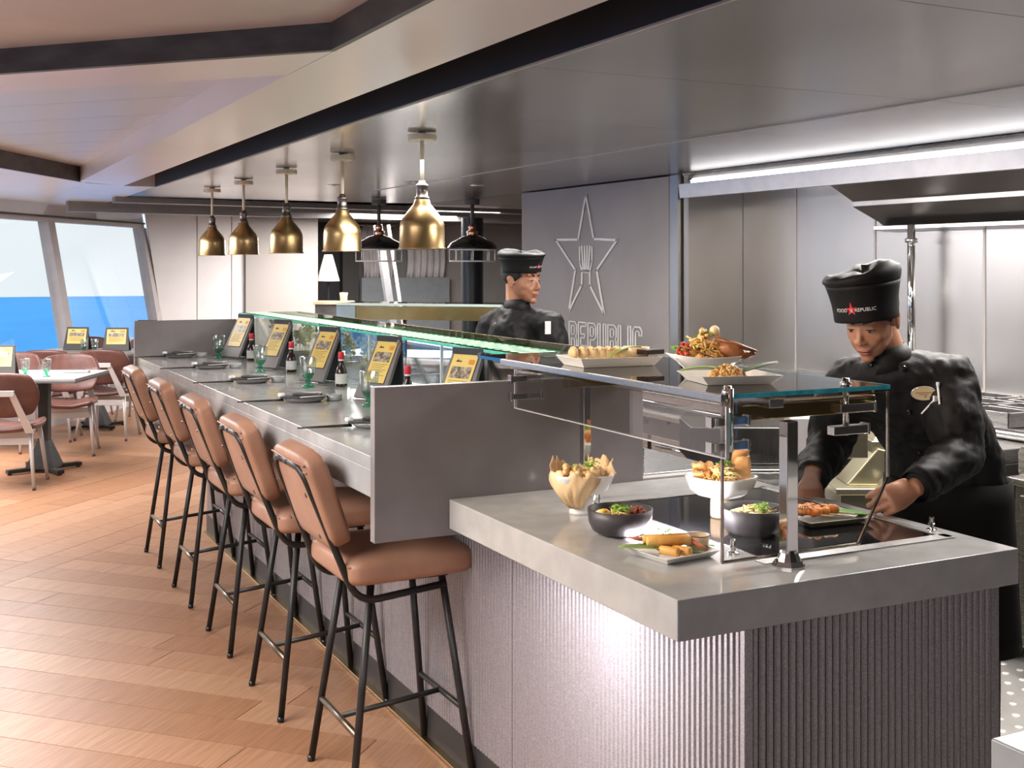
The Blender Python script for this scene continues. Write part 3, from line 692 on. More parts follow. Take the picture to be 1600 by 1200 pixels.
def napkin_set(loc, where, k):
    t = thing('napkin_roll', 'folded charcoal napkin with white piping, setting '+where, 'napkin', (loc[0], loc[1], loc[2]+.014), R(-12), 'folded napkins on the bar')
    b = newbm()
    prism(b, [(-.095, -.022), (-.02, -.040), (.075, -.048), (.085, .020), (.02, .045), (-.08, .030)], 0, .009)
    prism(b, [(-.05, -.030), (.055, -.040), (.070, .012), (-.03, .030)], .0095, .018, Matrix.Rotation(R(3), 4, 'Y')); obj('cloth', b, napkin, t, .003)
    b = newbm(); tube(b, [(-.02, -.041, .006), (.075, -.049, .011), (.088, .020, .006)], .0022, 5); tube(b, [(.055, -.041, .018), (.071, .012, .018), (-.03, .031, .016)], .0018, 5)
    lathe(b, [(.012, 0), (.015, .006), (.012, .014)], 10, (-.088, 0, .006), Matrix.Identity(4)); obj('white_tie', b, piping, t, smooth=True)
    c = thing('chopsticks', 'black chopsticks by the napkin, setting '+where, 'chopsticks', (loc[0]-.155, loc[1]+.02, loc[2]), R(-8), 'black chopsticks on the bar')
    for q in (-.005, .006): b = newbm(); tube(b, [(-.10, q, .006), (.075, q*1.5, .008)], [.0022, .004], 6); obj('stick', b, iron, c, smooth=True)
    p = thing('side_plate', 'thin round plate under the napkin, setting '+where, 'plate', (loc[0], loc[1], loc[2]), 0, 'grey plates on the bar')
    b = newbm(); lathe(b, [(0, 0), (.062, 0), (.078, .010), (.080, .012), (.062, .005), (0, .004)], 32); obj('dish', b, mat('grey stoneware', (.28, .27, .265), .3, 0, (.24, .23, .225), 20), p, smooth=True)
    d = thing('sauce_dish', 'small pale grey sauce dish, setting '+where, 'dish', (loc[0]+.115, loc[1]-.02, loc[2]), 0, 'small sauce dishes on the bar')
    b = newbm(); lathe(b, [(0, 0), (.027, 0), (.030, .003), (.031, .024), (.029, .024), (.027, .006), (0, .005)], 24); obj('dish', b, mat('pale grey stoneware', (.42, .43, .42), .3, 0, (.36, .37, .36), 20), d, smooth=True)
BT = 1.0655
for k, (y_, where) in enumerate(places):
    napkin_set((1.345, y_, BT), where, k)
for k, (y_, lab) in enumerate([(6.74, 'green footed water glass at the far end of the bar'), (5.82, 'green footed water glass second from the far end of the bar'), (5.01, 'green footed water glass in the middle of the bar'), (4.23, 'green footed water glass nearest the grey divider')]):
    tumbler((1.515, y_, BT), lab, 'water glasses on the bar')
for k, (y_, lab) in enumerate([(6.55, 'red capped soy sauce bottle in front of the farthest menu stand'), (5.76, 'red capped soy sauce bottle in front of the second farthest menu stand'), (4.98, 'red capped soy sauce bottle in front of the middle menu stand'), (4.19, 'red capped soy sauce bottle in front of the fourth menu stand, behind the divider')]):
    bottle((1.655, y_, BT), lab)

# bar stools --------------------------------------------------
def make_stool():
    t = thing('bar_stool', 'x', 'stool', (1.33, 3.5, 0), 0, 'tan leather stools along the bar')
    # legs
    F = [(-.20, .20), (-.20, -.20), (.195, .20), (.195, -.20)]; T = [(-.115, .13), (-.115, -.13), (.115, .13), (.115, -.13)]
    for (fx, fy), (tx, ty) in zip(F, T):
        b = newbm(); tube(b, [(fx, fy, 0), (tx, ty, .645)], .0115, 10); l = obj('leg', b, iron, t, smooth=True)
        b = newbm(); lathe(b, [(0, 0), (.0125, 0), (.0125, .018), (0, .018)], 10, (fx, fy, 0)); obj('foot_cap', b, blackm, l, smooth=True)
    def at(i, z): f = Vector((*F[i], 0)); q = Vector((*T[i], .645)); return f+(q-f)*(z/.645)
    b = newbm(); tube(b, [at(0, .205), at(1, .205)], .010, 8); obj('footrest', b, mat('worn brass bar', (.22, .17, .12), .35, .9, (.14, .11, .08), 20), t, smooth=True)['label'] = 'worn brass coloured footrest'
    b = newbm(); tube(b, [at(2, .235), at(3, .235)], .009, 8); obj('stretcher', b, iron, t, smooth=True)
    b = newbm(); tube(b, [(at(0, .205)+at(1, .205))/2, (at(2, .235)+at(3, .235))/2], .009, 8); obj('stretcher', b, iron, t, smooth=True)
    # back hoop: two uprights that bend under the seat
    for s_ in (1, -1):
        b = newbm(); tube(b, rnd([(-.335, s_*.02, 1.005), (-.335, s_*.145, 1.005), (-.175, s_*.178, .600), (.12, s_*.150, .617)], .07, 6), .011, 10); obj('back_tube', b, iron, t, smooth=True)
    b = newbm(); tube(b, [(-.335, .03, 1.005), (-.335, -.03, 1.005)], .011, 10); obj('back_tube', b, iron, t, smooth=True)
    # backrest pad, tilted
    M = Matrix.Translation((-.262, 0, .905)) @ Matrix.Rotation(R(-19), 4, 'Y')
    def pad(bm, hx, hy, hz, M, puff=.012, nx=8):
        vs = bmesh.ops.create_cube(bm, size=2)['verts']
        bmesh.ops.subdivide_edges(bm, edges=list(bm.edges), cuts=7, use_grid_fill=True)
        for v in bm.verts:
            x_, y_, z_ = v.co
            p = 7
            n_ = (abs(x_)**p+abs(y_)**p+abs(z_)**p)**(1/p)
            v.co = Vector((x_/n_, y_/n_, z_/n_))
            k = 1+.10*(1-min(1, v.co.y**2))*(1-min(1, v.co.z**2))
            v.co = Vector((v.co.x*hx*k, v.co.y*hy, v.co.z*hz))
        xf(bm, list(bm.verts), M)
    b = newbm(); pad(b, .036, .190, .150, M); bk = obj('backrest', b, leather, t, smooth=True)
    for z_ in (.105, .128):
        b = newbm(); pts = [M @ Vector((-.028+.001, y_, z_)) for y_ in (-.175, 0, .175)]
        tube(b, [M @ Vector((-.034, -.172, z_)), M @ Vector((-.0385, 0, z_)), M @ Vector((-.034, .172, z_))], .0028, 6); obj('seam', b, leather, bk, smooth=True)
    b = newbm()
    for z_ in (-.09, .04):
        for y_ in (-.152, .152): lathe(b, [(0, .004), (.007, .003), (.008, 0)], 8, (0, 0, 0), M @ Matrix.Translation((-.050, y_, z_)) @ Matrix.Rotation(-PI/2, 4, 'Y'))
    obj('rivets', b, pewter, bk)
    # seat
    b = newbm()
    vs = bmesh.ops.create_cube(b, size=2)['verts']; bmesh.ops.subdivide_edges(b, edges=list(b.edges), cuts=9, use_grid_fill=True)
    for v in b.verts:
        x_, y_, z_ = v.co; n_ = (abs(x_)**8+abs(y_)**8+abs(z_)**4)**(1/8); n_ = max(n_, .75)
        top = (1-x_**4)*(1-y_**4)
        v.co = Vector((x_/n_*.215, y_/n_*.205*(1-.06*x_), z_/max(n_, 1)*.040+(.012*top if z_ > 0 else 0)))
    xf(b, list(b.verts), Matrix.Translation((.0, 0, .690)))
    st = obj('seat', b, leather, t, smooth=True)
    b = newbm(); pts = [(-.205, -.19), (.205, -.18), (.205, .18), (-.205, .19), (-.205, -.19)]
    tube(b, rnd([(p[0], p[1], .712) for p in pts], .05), .0035, 6); obj('seam', b, leather, st, smooth=True)
    b = newbm(); box(b, -.13, .13, -.145, .145, .640, .652); obj('seat_base', b, blackm, t)
    return t
st0 = make_stool()
sy = [3.505, 4.265, 5.02, 5.80, 6.605]
labs = ['nearest tan leather bar stool, its seat under the corner of the near divider', 'second nearest tan leather bar stool', 'middle tan leather bar stool of the five', 'second farthest tan leather bar stool along the bar', 'farthest tan leather bar stool, by the dining tables']
for k, y_ in enumerate(sy):
    if k == 0: st0.location = (1.33, y_, 0); st0['label'] = labs[0]
    else: dup(st0, (1.33, y_, 0), 0, labs[k])

# pendant lamps -----------------------------------------------
def make_pendant():
    t = thing('brass_pendant_lamp', 'x', 'lamp', (2.12, 5.2, CZ), 0, 'brushed brass lamps hanging over the bar')
    b = newbm(); lathe(b, [(0, -.001), (.018, -.001), (.018, -.008), (.066, -.010), (.068, -.012), (.068, -.036), (.064, -.038), (0, -.038)], 32); obj('canopy', b, cream, t, smooth=False)
    b = newbm(); tube(b, [(0, 0, -.036), (0, 0, -.235)], .0095, 12); obj('rod', b, cream, t, smooth=True)
    b = newbm(); lathe(b, [(0, -.225), (.014, -.226), (.016, -.236), (.028, -.246), (.030, -.252), (.0265, -.256), (.0265, -.300), (.034, -.304), (.034, -.318), (0, -.318)], 24); obj('socket', b, pewter, t, smooth=True)
    b = newbm(); lathe(b, [(.030, -.312), (.036, -.318), (.040, -.336), (.060, -.360), (.090, -.398), (.103, -.425), (.106, -.450), (.107, -.538), (.113, -.545), (.113, -.549), (.105, -.545), (.104, -.45), (.10, -.425), (.088, -.40), (.03, -.33)], 48); obj('shade', b, brass, t, smooth=True)
    b = newbm(); ball(b, (0, 0, -.44), .03, 2); obj('bulb', b, mat('warm bulb', (1, .9, .7), .4, emit=(1, .78, .5), estr=4), t, smooth=True)
    return t
p0 = make_pendant()
for k, (y_, lab) in enumerate([(5.17, 'nearest and largest brass lamp, over the display case'), (6.36, 'second nearest brass pendant lamp'), (7.49, 'middle brass pendant lamp of the row of five'), (8.62, 'brass pendant lamp second from the window end'), (9.66, 'farthest and smallest brass pendant lamp, nearest the window')]):
    if k == 0: p0.location = (2.115, y_, CZ); p0['label'] = lab
    else: dup(p0, (2.12, y_, CZ), 0, lab)
def make_caged():
    t = thing('caged_pendant_lamp', 'x', 'lamp', (0, 0, CZ), 0, 'black caged lamps in the back area')
    b = newbm(); lathe(b, [(0, 0), (.07, 0), (.07, -.05), (0, -.05)], 20); obj('canopy', b, MATS['dark far metal'] if 'dark far metal' in MATS else mat('dark far metal', (.12, .11, .11), .5), t)
    b = newbm(); tube(b, [(0, 0, -.04), (0, 0, -.25)], .018, 10); obj('rod', b, MATS['dark far metal'], t, smooth=True)
    b = newbm(); lathe(b, [(0, -.24), (.03, -.24), (.035, -.27), (.028, -.29), (.05, -.30), (.055, -.32), (.045, -.34), (.06, -.35), (0, -.35)], 20); obj('neck', b, copper, t, smooth=True)
    b = newbm(); lathe(b, [(.05, -.34), (.10, -.355), (.14, -.38), (.20, -.41), (.235, -.455), (.24, -.47), (.23, -.468), (.19, -.42), (.04, -.35)], 32); obj('shade', b, blackm, t, smooth=True)
    b = newbm(); n = 8
    for z_ in (-.475, -.585): tube(b, [(.215*math.cos(2*PI*k/24), .215*math.sin(2*PI*k/24), z_) for k in range(25)], .007, 6, False)
    for k in range(n): a = 2*PI*(k+.5)/n; tube(b, [(.215*math.cos(a), .215*math.sin(a), -.47), (.215*math.cos(a), .215*math.sin(a), -.585)], .006, 6)
    obj('wire_cage', b, wire_white, t, smooth=True)
    return t
cg = make_caged(); q = W(738, 400, 11.2); cg.location = (q.x, q.y, 2.215); cg['label'] = 'black lamp with white wire cage left of the second cook'
q = W(592, 400, 11.2); dup(cg, (q.x, q.y, 2.215), 0, 'black lamp with white wire cage between the two nearest brass lamps')

# star sign on the grey wall ----------------------------------
sign = thing('star_wall_sign', 'white outlined star with a fork on the grey wall, FOOD REPUBLIC lettering below', 'sign', (4.645, 7.99, 1.0))
sign_m = mat('white sign paint', (.95, .92, .90), .4, 0)
def sline(b, pts, r=.007, closed=True):
    """polyline in (wall-left-to-right, height) drawn on the wall plane x=4.645"""
    P_ = [Vector((0, -p[0], p[1])) for p in pts]
    n = len(P_)
    for i in range(n if closed else n-1):
        a, c = P_[i], P_[(i+1) % n]; d = (c-a).normalized(); nrm = Vector((0, -d.z, d.y)); a = a-d*r*.8; c = c+d*r*.8
        vs = [b.verts.new(p) for p in (a+nrm*r, a-nrm*r, c-nrm*r, c+nrm*r)]; v2 = [b.verts.new(v.co+Vector((-.006, 0, 0))) for v in vs]
        b.faces.new(vs); b.faces.new(v2[::-1])
        for k in range(4): b.faces.new((vs[k], vs[(k+1) % 4], v2[(k+1) % 4], v2[k]))
# star outline measured on the wall (s along wall to the right, z up from 1.0)
starp = [(0, 1.135), (.118, .80), (.465, .785), (.205, .555), (.29, .225), (.055, .432), (.055, .58), (.055, .79)]
b = newbm()
right = [(0, 1.14), (.12, .795), (.46, .78), (.165, .555), (.275, .222), (.065, .435), (.06, .545)]
left = [(-p[0], p[1]) for p in right]
left[2] = (-.485, .80); left[4] = (-.27, .225)
sline(b, right, .009, False); sline(b, left, .009, False)
sline(b, [(.06, .545), (.095, .62), (.095, .735)], .006, False); sline(b, [(-.06, .545), (-.095, .62), (-.095, .735)], .006, False)
obj('star', b, sign_m, sign)
b = newbm()
for s_ in (-.062, -.020, .022, .063):
    sline(b, [(s_, .74), (s_*.6, .54)], .008, False)
sline(b, [(-.045, .55), (.045, .55)], .010, False)
obj('fork', b, sign_m, sign)
# outlined capitals with chamfered corners; cell width .10, height .21
def letter(ch):
    L = {
     'D': [[(0, 0), (.075, 0), (.1, .025), (.1, .185), (.075, .21), (0, .21)], [(.03, .03), (.062, .03), (.07, .04), (.07, .17), (.062, .18), (.03, .18)]],
     'O': [[(.02, 0), (.08, 0), (.1, .025), (.1, .185), (.08, .21), (.02, .21), (0, .185), (0, .025)], [(.03, .04), (.04, .03), (.06, .03), (.07, .04), (.07, .17), (.06, .18), (.04, .18), (.03, .17)]],
     'F': [[(0, 0), (.03, 0), (.03, .09), (.08, .09), (.08, .12), (.03, .12), (.03, .18), (.1, .18), (.1, .21), (0, .21)]],
     'E': [[(0, 0), (.1, 0), (.1, .03), (.03, .03), (.03, .09), (.08, .09), (.08, .12), (.03, .12), (.03, .18), (.1, .18), (.1, .21), (0, .21)]],
     'R': [[(0, 0), (.03, 0), (.03, .08), (.06, .08), (.072, .06), (.072, 0), (.1, 0), (.1, .07), (.088, .095), (.1, .12), (.1, .185), (.078, .21), (0, .21)], [(.03, .11), (.062, .11), (.07, .12), (.07, .17), (.062, .18), (.03, .18)]],
     'P': [[(0, 0), (.03, 0), (.03, .08), (.078, .08), (.1, .105), (.1, .185), (.078, .21), (0, .21)], [(.03, .11), (.062, .11), (.07, .12), (.07, .17), (.062, .18), (.03, .18)]],
     'U': [[(.022, 0), (.078, 0), (.1, .025), (.1, .21), (.07, .21), (.07, .04), (.06, .03), (.04, .03), (.03, .04), (.03, .21), (0, .21), (0, .025)]],
     'B': [[(0, 0), (.078, 0), (.1, .025), (.1, .085), (.088, .105), (.1, .125), (.1, .185), (.078, .21), (0, .21)], [(.03, .03), (.062, .03), (.07, .04), (.07, .08), (.062, .09), (.03, .09)], [(.03, .12), (.062, .12), (.07, .13), (.07, .17), (.062, .18), (.03, .18)]],
     'L': [[(0, 0), (.09, 0), (.09, .03), (.03, .03), (.03, .21), (0, .21)]],
     'I': [[(0, 0), (.03, 0), (.03, .21), (0, .21)]],
     'C': [[(.022, 0), (.078, 0), (.1, .025), (.1, .06), (.07, .06), (.07, .04), (.06, .03), (.04, .03), (.03, .04), (.03, .17), (.04, .18), (.06, .18), (.07, .17), (.07, .15), (.1, .15), (.1, .185), (.078, .21), (.022, .21), (0, .185), (0, .025)]],
    }
    return L[ch]
s0 = -.93; xpos = s0
for ch in 'FOOD REPUBLIC':
    if ch == ' ': xpos += .075; continue
    b = newbm(); k = 1.18
    for poly in letter(ch): sline(b, [(xpos+p[0]*k, -.065+p[1]*1.0) for p in poly], .0050)
    wd = max(p[0] for p in letter(ch)[0])*k
    obj('letter', b, sign_m, sign)
    xpos += wd+.030
print('sign text ends', xpos)
# ================================================================ KITCHEN LINE
kl = thing('range_counter', 'steel kitchen range counter along the back wall behind the chef', 'counter', (4.4, 4.6, 0))
part(kl, 'cabinet', (3.85, 5.14, 3.35, 6.6, .12, .80), mat('dark steel cabinet', (.16, .15, .145), .3, .9, (.12, .11, .105), 5), .004)
part(kl, 'worktop', (3.80, 5.14, 3.35, 6.6, .80, .86), steel, .004)
part(kl, 'backsplash', (5.05, 5.14, 1.0, 6.66, .86, .905), steel, .004)
part(kl, 'griddle', (3.88, 4.6, 5.0, 6.4, .86, .93), blackm, .006)
part(kl, 'griddle', (3.88, 4.6, 4.3, 4.92, .86, .90), blackm, .006)
part(kl, 'ledge', (3.66, 3.84, 3.4, 6.6, .74, .77), steel, .004)
for y in (3.5, 4.1, 4.7, 5.3, 5.9, 6.5): part(kl, 'bracket', (3.68, 3.86, y-.01, y+.01, .66, .74), steel, .002)
for k in range(9):
    b = newbm(); lathe(b, [(0, 0), (.022, 0), (.020, .02), (0, .022)], 12, (0, 0, 0), Matrix.Translation((3.85-4.4, 3.7+k*.33-4.6, .70)) @ Matrix.Rotation(-PI/2, 4, 'Y')); obj('knob', b, blackm, kl, smooth=True)
b = newbm(); tube(b, [(3.60-4.4, 3.4-4.6, .84), (3.60-4.4, 6.5-4.6, .84)], .013, 10); obj('front_rail', b, chrome, kl, smooth=True)
def drawer(y0, y1, z0, z1):
    d = part(kl, 'door', (3.835, 3.85, y0, y1, z0, z1), steel, .003)
    b = newbm(); tube(b, [(3.815-4.4, y0+.08-4.6, z1-.05), (3.815-4.4, y1-.08-4.6, z1-.05)], .008, 8); obj('handle', b, chrome, d, smooth=True)
for k in range(5): drawer(3.40+k*.62, 3.98+k*.62, .16, .60)
# gastronorm pans on the range shelf
sh = thing('pan_shelf', 'raised steel shelf carrying the gastronorm pans at right', 'shelf', (4.45, 3.6, .86))
part(sh, 'tray', (4.15, 4.95, 3.0, 4.55, .862, .885), steel, .004)
part(sh, 'front_roll', (4.08, 4.15, 3.0, 4.55, .862, .905), steel, .02)
def pan(x_, y_, lab):
    t = thing('steam_table_pan', lab, 'pan', (x_, y_, .8855), 0, 'steel pans beside the chef')
    b = newbm(); w_, l_, h_ = .075, .12, .065
    box(b, -w_, w_, -l_, l_, 0, .003)
    for d in ((-w_, -w_+.003, -l_, l_), (w_-.003, w_, -l_, l_), (-w_, w_, -l_, -l_+.003), (-w_, w_, l_-.003, l_)): box(b, *d, 0, h_)
    o = obj('well', b, steel, t)
    b = newbm()
    for d in ((-w_-.012, -w_+.002, -l_-.012, l_+.012), (w_-.002, w_+.012, -l_-.012, l_+.012), (-w_-.012, w_+.012, -l_-.012, -l_+.002), (-w_-.012, w_+.012, l_-.002, l_+.012)): box(b, *d, h_, h_+.004)
    obj('rim', b, chrome, t, .001)
for (x_, y_, lab) in [(4.30, 4.33, 'steel pan beside the chef elbow, front row left'), (4.30, 4.04, 'steel pan beside the chef, front row second'), (4.30, 3.75, 'steel pan at the right edge, front row'), (4.52, 4.33, 'steel pan behind the chef sleeve, back row left'), (4.52, 4.04, 'steel pan, back row second from the chef'), (4.52, 3.75, 'steel pan at the right edge, back row'), (4.74, 4.20, 'steel pan nearest the wall, beside the chef'), (4.74, 3.88, 'steel pan nearest the wall, at the right edge')]: pan(x_, y_, lab)
# appliance with guard at the right edge
ap = thing('fryer', 'stainless fryer with rounded splash guard and control panel at the right edge', 'fryer', (4.1, 2.7, 0))
part(ap, 'cabinet', (3.76, 4.6, 1.9, 3.2, .14, .76), steel, .006)
part(ap, 'top_rim', (3.74, 4.6, 1.88, 3.225, .755, .785), steel, .006)
b = newbm(); M = Matrix(((0, 0, 1, 0), (1, 0, 0, 0), (0, 1, 0, 0), (0, 0, 0, 1)))
prism(b, [(-.75, .785), (.515, .785), (.52, .80), (.52, .875), (.505, .90), (.47, .905), (-.75, .905)], -.30, -.29, M); obj('splash_guard', b, steel, ap, .004)
for d in ((3.752, 3.76, 3.02, 3.17, .18, .72), (3.752, 3.76, 2.3, 3.0, .18, .42)): part(ap, 'door', d, steel, .004)
cp = part(ap, 'control_panel', (3.748, 3.76, 2.4, 3.05, .50, .74), blackm, .003)
for (x_, y_) in ((3.80, 3.15), (3.80, 2.0), (4.5, 3.15)):
    b = newbm(); tube(b, [(x_-4.1, y_-2.7, 0), (x_-4.1, y_-2.7, .15)], .02, 10); obj('leg', b, blackm, ap, smooth=True)
txt = bpy.data.curves.new('marking', 'FONT'); txt.body = 'R'; txt.size = .07; to = bpy.data.objects.new('marking', txt)
dgs = None
def text_mesh(name, s_, size, m, parent, M, extr=.0008, align='CENTER', spacing=1.0):
    c = bpy.data.curves.new(name, 'FONT'); c.body = s_; c.size = size; c.align_x = align; c.extrude = extr; c.space_character = spacing
    o = bpy.data.objects.new(name, c); COL.objects.link(o); bpy.context.view_layer.update()
    me = bpy.data.meshes.new_from_object(o.evaluated_get(bpy.context.evaluated_depsgraph_get()))
    bpy.data.objects.remove(o); bpy.data.curves.remove(c)
    me.transform(M); me.materials.clear(); me.materials.append(m)
    o = bpy.data.objects.new(name, me); COL.objects.link(o); o.parent = parent; return o
text_mesh('marking', 'R', .06, ink, ap, Matrix.Translation((3.750-4.1, 3.12-2.7, .52)) @ Matrix.Rotation(-PI/2, 4, 'Z') @ Matrix.Rotation(PI/2, 4, 'X'))

# funnel machine seen through the end glass
q = W(1352, 760, 4.6)
fm = thing('steel_dispenser', 'steel dispenser with pyramid hood and angled chute seen through the guard glass', 'dispenser', (q.x, q.y, 0), -YAW)
olive = mat('warm lit steel', (.52, .47, .33), .3, .9, (.42, .38, .26), 5)  # warm light mixed into the steel colour
b = newbm(); box(b, -.14, .20, -.15, .15, .10, .735); obj('cabinet', b, olive, fm, .006)
b = newbm(); box(b, -.16, .22, -.17, .15, .735, .76); obj('ledge', b, olive, fm, .004)
b = newbm(); prism(b, [(-.10, .76), (.02, .76), (.10, .88), (.02, .90)], -.10, .06, Matrix(((1, 0, 0, 0), (0, 0, 1, 0), (0, 1, 0, 0), (0, 0, 0, 1)))); obj('chute', b, olive, fm, .006)
b = newbm(); box(b, 0, .16, -.08, .08, .88, .925); obj('collar', b, olive, fm, .004)
b = newbm(); v = [b.verts.new(p) for p in ((.01, -.075, .925), (.15, -.075, .925), (.15, .075, .925), (.01, .075, .925), (.075, 0, 1.02))]
for f in ((3, 2, 1, 0), (0, 1, 4), (1, 2, 4), (2, 3, 4), (3, 0, 4)): b.faces.new([v[i] for i in f])
obj('pyramid_hood', b, olive, fm, .002)
b = newbm(); ball(b, (.03, -.16, .79), .012, 2); obj('knob', b, chrome, fm, smooth=True)
# hanging metal box / heat unit
q = W(1262, 680, 4.2)
hb = thing('steel_wall_box', 'bright steel box seen through the end glass, left of the chef arm', 'box', (q.x, q.y, .0), -YAW)
b = newbm(); prism(b, [(-.09, .93), (-.025, .90), (.025, .90), (.025, 1.06), (-.07, 1.06)], -.05, .05, Matrix(((1, 0, 0, 0), (0, 0, 1, 0), (0, 1, 0, 0), (0, 0, 0, 1)))); obj('body', b, mat('lilac white metal', (.75, .72, .76), .3, .3), hb, .003)
b = newbm(); box(b, .03, .20, -.05, .05, .92, 1.06); obj('side_unit', b, olive, hb, .004)
b = newbm(); box(b, -.03, .05, -.04, .06, .0, .90); obj('stand', b, MATS['dark steel cabinet'], hb)
# folded trays and shelf seen through the guard
q = W(1165, 720, 4.9)
tr = thing('tray_rack', 'steel rack of trays seen behind the raised white bowl', 'rack', (q.x, q.y, 0), -YAW)
b = newbm(); box(b, -.20, .22, -.2, .25, .77, .785); box(b, -.20, .22, -.2, .25, .62, .635); obj('tray', b, steel, tr, .004)
b = newbm(); box(b, -.12, .24, -.35, .0, .70, .71); obj('tray', b, steel, tr, .004)
for (x_, y_) in ((-.19, -.19), (.21, -.19), (-.19, .24), (.21, .24)): b = newbm(); tube(b, [(x_, y_, 0), (x_, y_, .785)], .012, 8); obj('leg', b, chrome, tr, smooth=True)
b = newbm(); box(b, -.24, .20, -.1, .25, .786, .94); obj('oven_box', b, blackm, tr, .01)
# kitchen cabinets under the star wall
kc = thing('low_cabinet_run', 'dark low cabinets under the star wall', 'cabinet', (4.4, 8, 0))
part(kc, 'body', (4.05, 4.645, 6.8, 11.0, .05, .86), MATS['dark steel cabinet'], .004)
part(kc, 'worktop', (4.03, 4.645, 6.8, 11.0, .86, .89), steel, .004)
for k in range(5): part(kc, 'door', (4.035, 4.05, 6.85+k*.8, 7.6+k*.8, .1, .80), MATS['dark steel cabinet'], .003)

# second guard and counter of the next station
a_ = W(526, 474, 8.7); c_ = W(785, 478, 8.3); dd = (c_-a_); L_ = dd.xy.length; ang = math.atan2(dd.y, dd.x)
g2 = thing('far_sneeze_guard', 'second glass sneeze guard with painted amber reflection beyond the display case', 'sneeze guard', (a_.x, a_.y, 0), ang)
b = newbm(); box(b, 0, L_, 0, .45, 1.305, 1.315); obj('glass_shelf', b, glass_shelf, g2)
b = newbm(); box(b, 0, L_, -.006, 0, 1.300, 1.318); obj('front_edge', b, mat('pale glass edge', (.70, .85, .78), .2), g2)
b = newbm(); box(b, .16, L_, -.003, .012, 1.20, 1.296); obj('amber_reflection', b, bronze, g2)  # solid strip painted as the amber reflection beneath the glass
b = newbm(); box(b, .0, .15, -.003, .012, 1.20, 1.296); obj('end_pane', b, mat('pale blue glass block', (.40, .48, .48), .1, .3), g2)
for x_ in (.5, 1.1): b = newbm(); tube(b, [(x_, .1, .94), (x_, .1, 1.30)], .018, 10); obj('post', b, chrome, g2, smooth=True)
b = newbm(); box(b, -.1, L_-.35, -.1, .6, 0.02, .94); obj('counter', b, mat('blue grey steel', (.33, .37, .42), .25, .8), g2, .005)

# back area: lamp, curtains, dark column, leaning post, ledge
q = W(513, 440, 15.6)
tl = thing('shaded_table_lamp', 'white shaded lamp in the dark corner behind the brass lamps', 'lamp', (q.x, q.y, 0), 0)
b = newbm(); lathe(b, [(.15, 1.38), (.055, 1.73), (.05, 1.73), (.145, 1.38)], 24); obj('shade', b, mat('lit lamp shade', (.6, .57, .55), .6, emit=(1, .9, .85), estr=.18), tl, smooth=True)
b = newbm(); lathe(b, [(.015, .0), (.015, 1.45)], 10); lathe(b, [(0, 0), (.12, 0), (.12, .03), (0, .03)], 20); obj('stand', b, blackm, tl, smooth=True)
q = W(520, 480, 14.2)
tb = thing('wooden_ledge', 'light wooden ledge with a small pot below the white lamp', 'ledge', (q.x, q.y, 0), -YAW)
b = newbm(); box(b, -.22, .25, -.1, .1, 1.12, 1.16); obj('top', b, wood_l, tb, .004)
b = newbm(); box(b, -.2, .23, -.08, .08, 0, 1.12); obj('base', b, dark_trim, tb)
b = newbm(); lathe(b, [(0, 0), (.04, 0), (.05, .10), (.045, .10), (0, .02)], 16, (.13, 0, 1.16)); pt = obj('copper_pot', b, mat('rose copper pot', (.75, .48, .36), .4, .3), tb, smooth=True)
cm = mat('sheer white curtain', (.66, .62, .62), .8, 0, (.58, .55, .55), 8)
def curtain(x0, x1, y_, z0, z1, lab, s):
    t = thing('curtain', lab, 'curtain', ((x0+x1)/2, y_, 0), 0, 'white curtains in the back area')
    b = newbm(); n = 60; r2 = random.Random(s); ph = [r2.uniform(0, 6) for _ in range(3)]
    rows = []
    for j in range(7):
        z_ = z0+(z1-z0)*j/6; row = []
        for i in range(n+1):
            u = i/n; row.append(b.verts.new(((u-.5)*(x1-x0)+.02*math.sin(j*.9+ph[0]), .03*math.sin(u*38+ph[1]+j*.15)+.015*math.sin(u*91+ph[2]), z_)))
        rows.append(row)
    for a, c in zip(rows, rows[1:]):
        for i in range(n): b.faces.new((a[i], a[i+1], c[i+1], c[i]))
    obj('cloth', b, cm, t, smooth=True, solid=.004)
    b = newbm(); tube(b, [(-(x1-x0)/2-.05, 0, z1+.01), ((x1-x0)/2+.05, 0, z1+.01)], .015, 8); obj('rail', b, chrome, t)
curtain(5.87, 6.33, 16.7, 1.40, 2.17, 'white curtain left of the leaning white post', 1)
curtain(6.58, 7.20, 16.7, 1.40, 2.17, 'white pleated curtain right of the leaning white post', 2)
bxo('half_wall', (5.84, 7.25, 16.62, 16.72, 0, 1.40), mat('blue grey half wall', (.30, .32, .34), .5), wall_back)
a_ = W(612, 385, 14.4); c_ = W(626, 480, 14.4)
lp = thing('leaning_post', 'white and grey leaning post between the two white curtains', 'post', (c_.x, c_.y, 0), 0)
b = newbm(); d = a_-c_; base = Vector((0, 0, c_.z))-d*(c_.z/d.z); top = base+d*(2.08/d.z); tube(b, [base, top], .022, 4); obj('white_bar', b, white_wall, lp)
b = newbm(); of = Vector((-.12, .05, 0)); tube(b, [base+of, top+of], .06, 4); obj('grey_board', b, mat('mid grey board', (.17, .17, .175), .5), lp)
q = W(738, 400, 12.3)
dcx = thing('round_column', 'dark round column behind the right caged lamp', 'column', (q.x, q.y, 0))
b = newbm(); lathe(b, [(.115, 0), (.115, CZ-.14)], 32); obj('shaft', b, mat('dark blue grey column', (.035, .04, .045), .35, .2), dcx, smooth=True)
b = newbm(); lathe(b, [(.115, 0), (.15, 0), (.15, .12), (.115, .13)], 32); obj('base_ring', b, blackm, dcx, smooth=True)

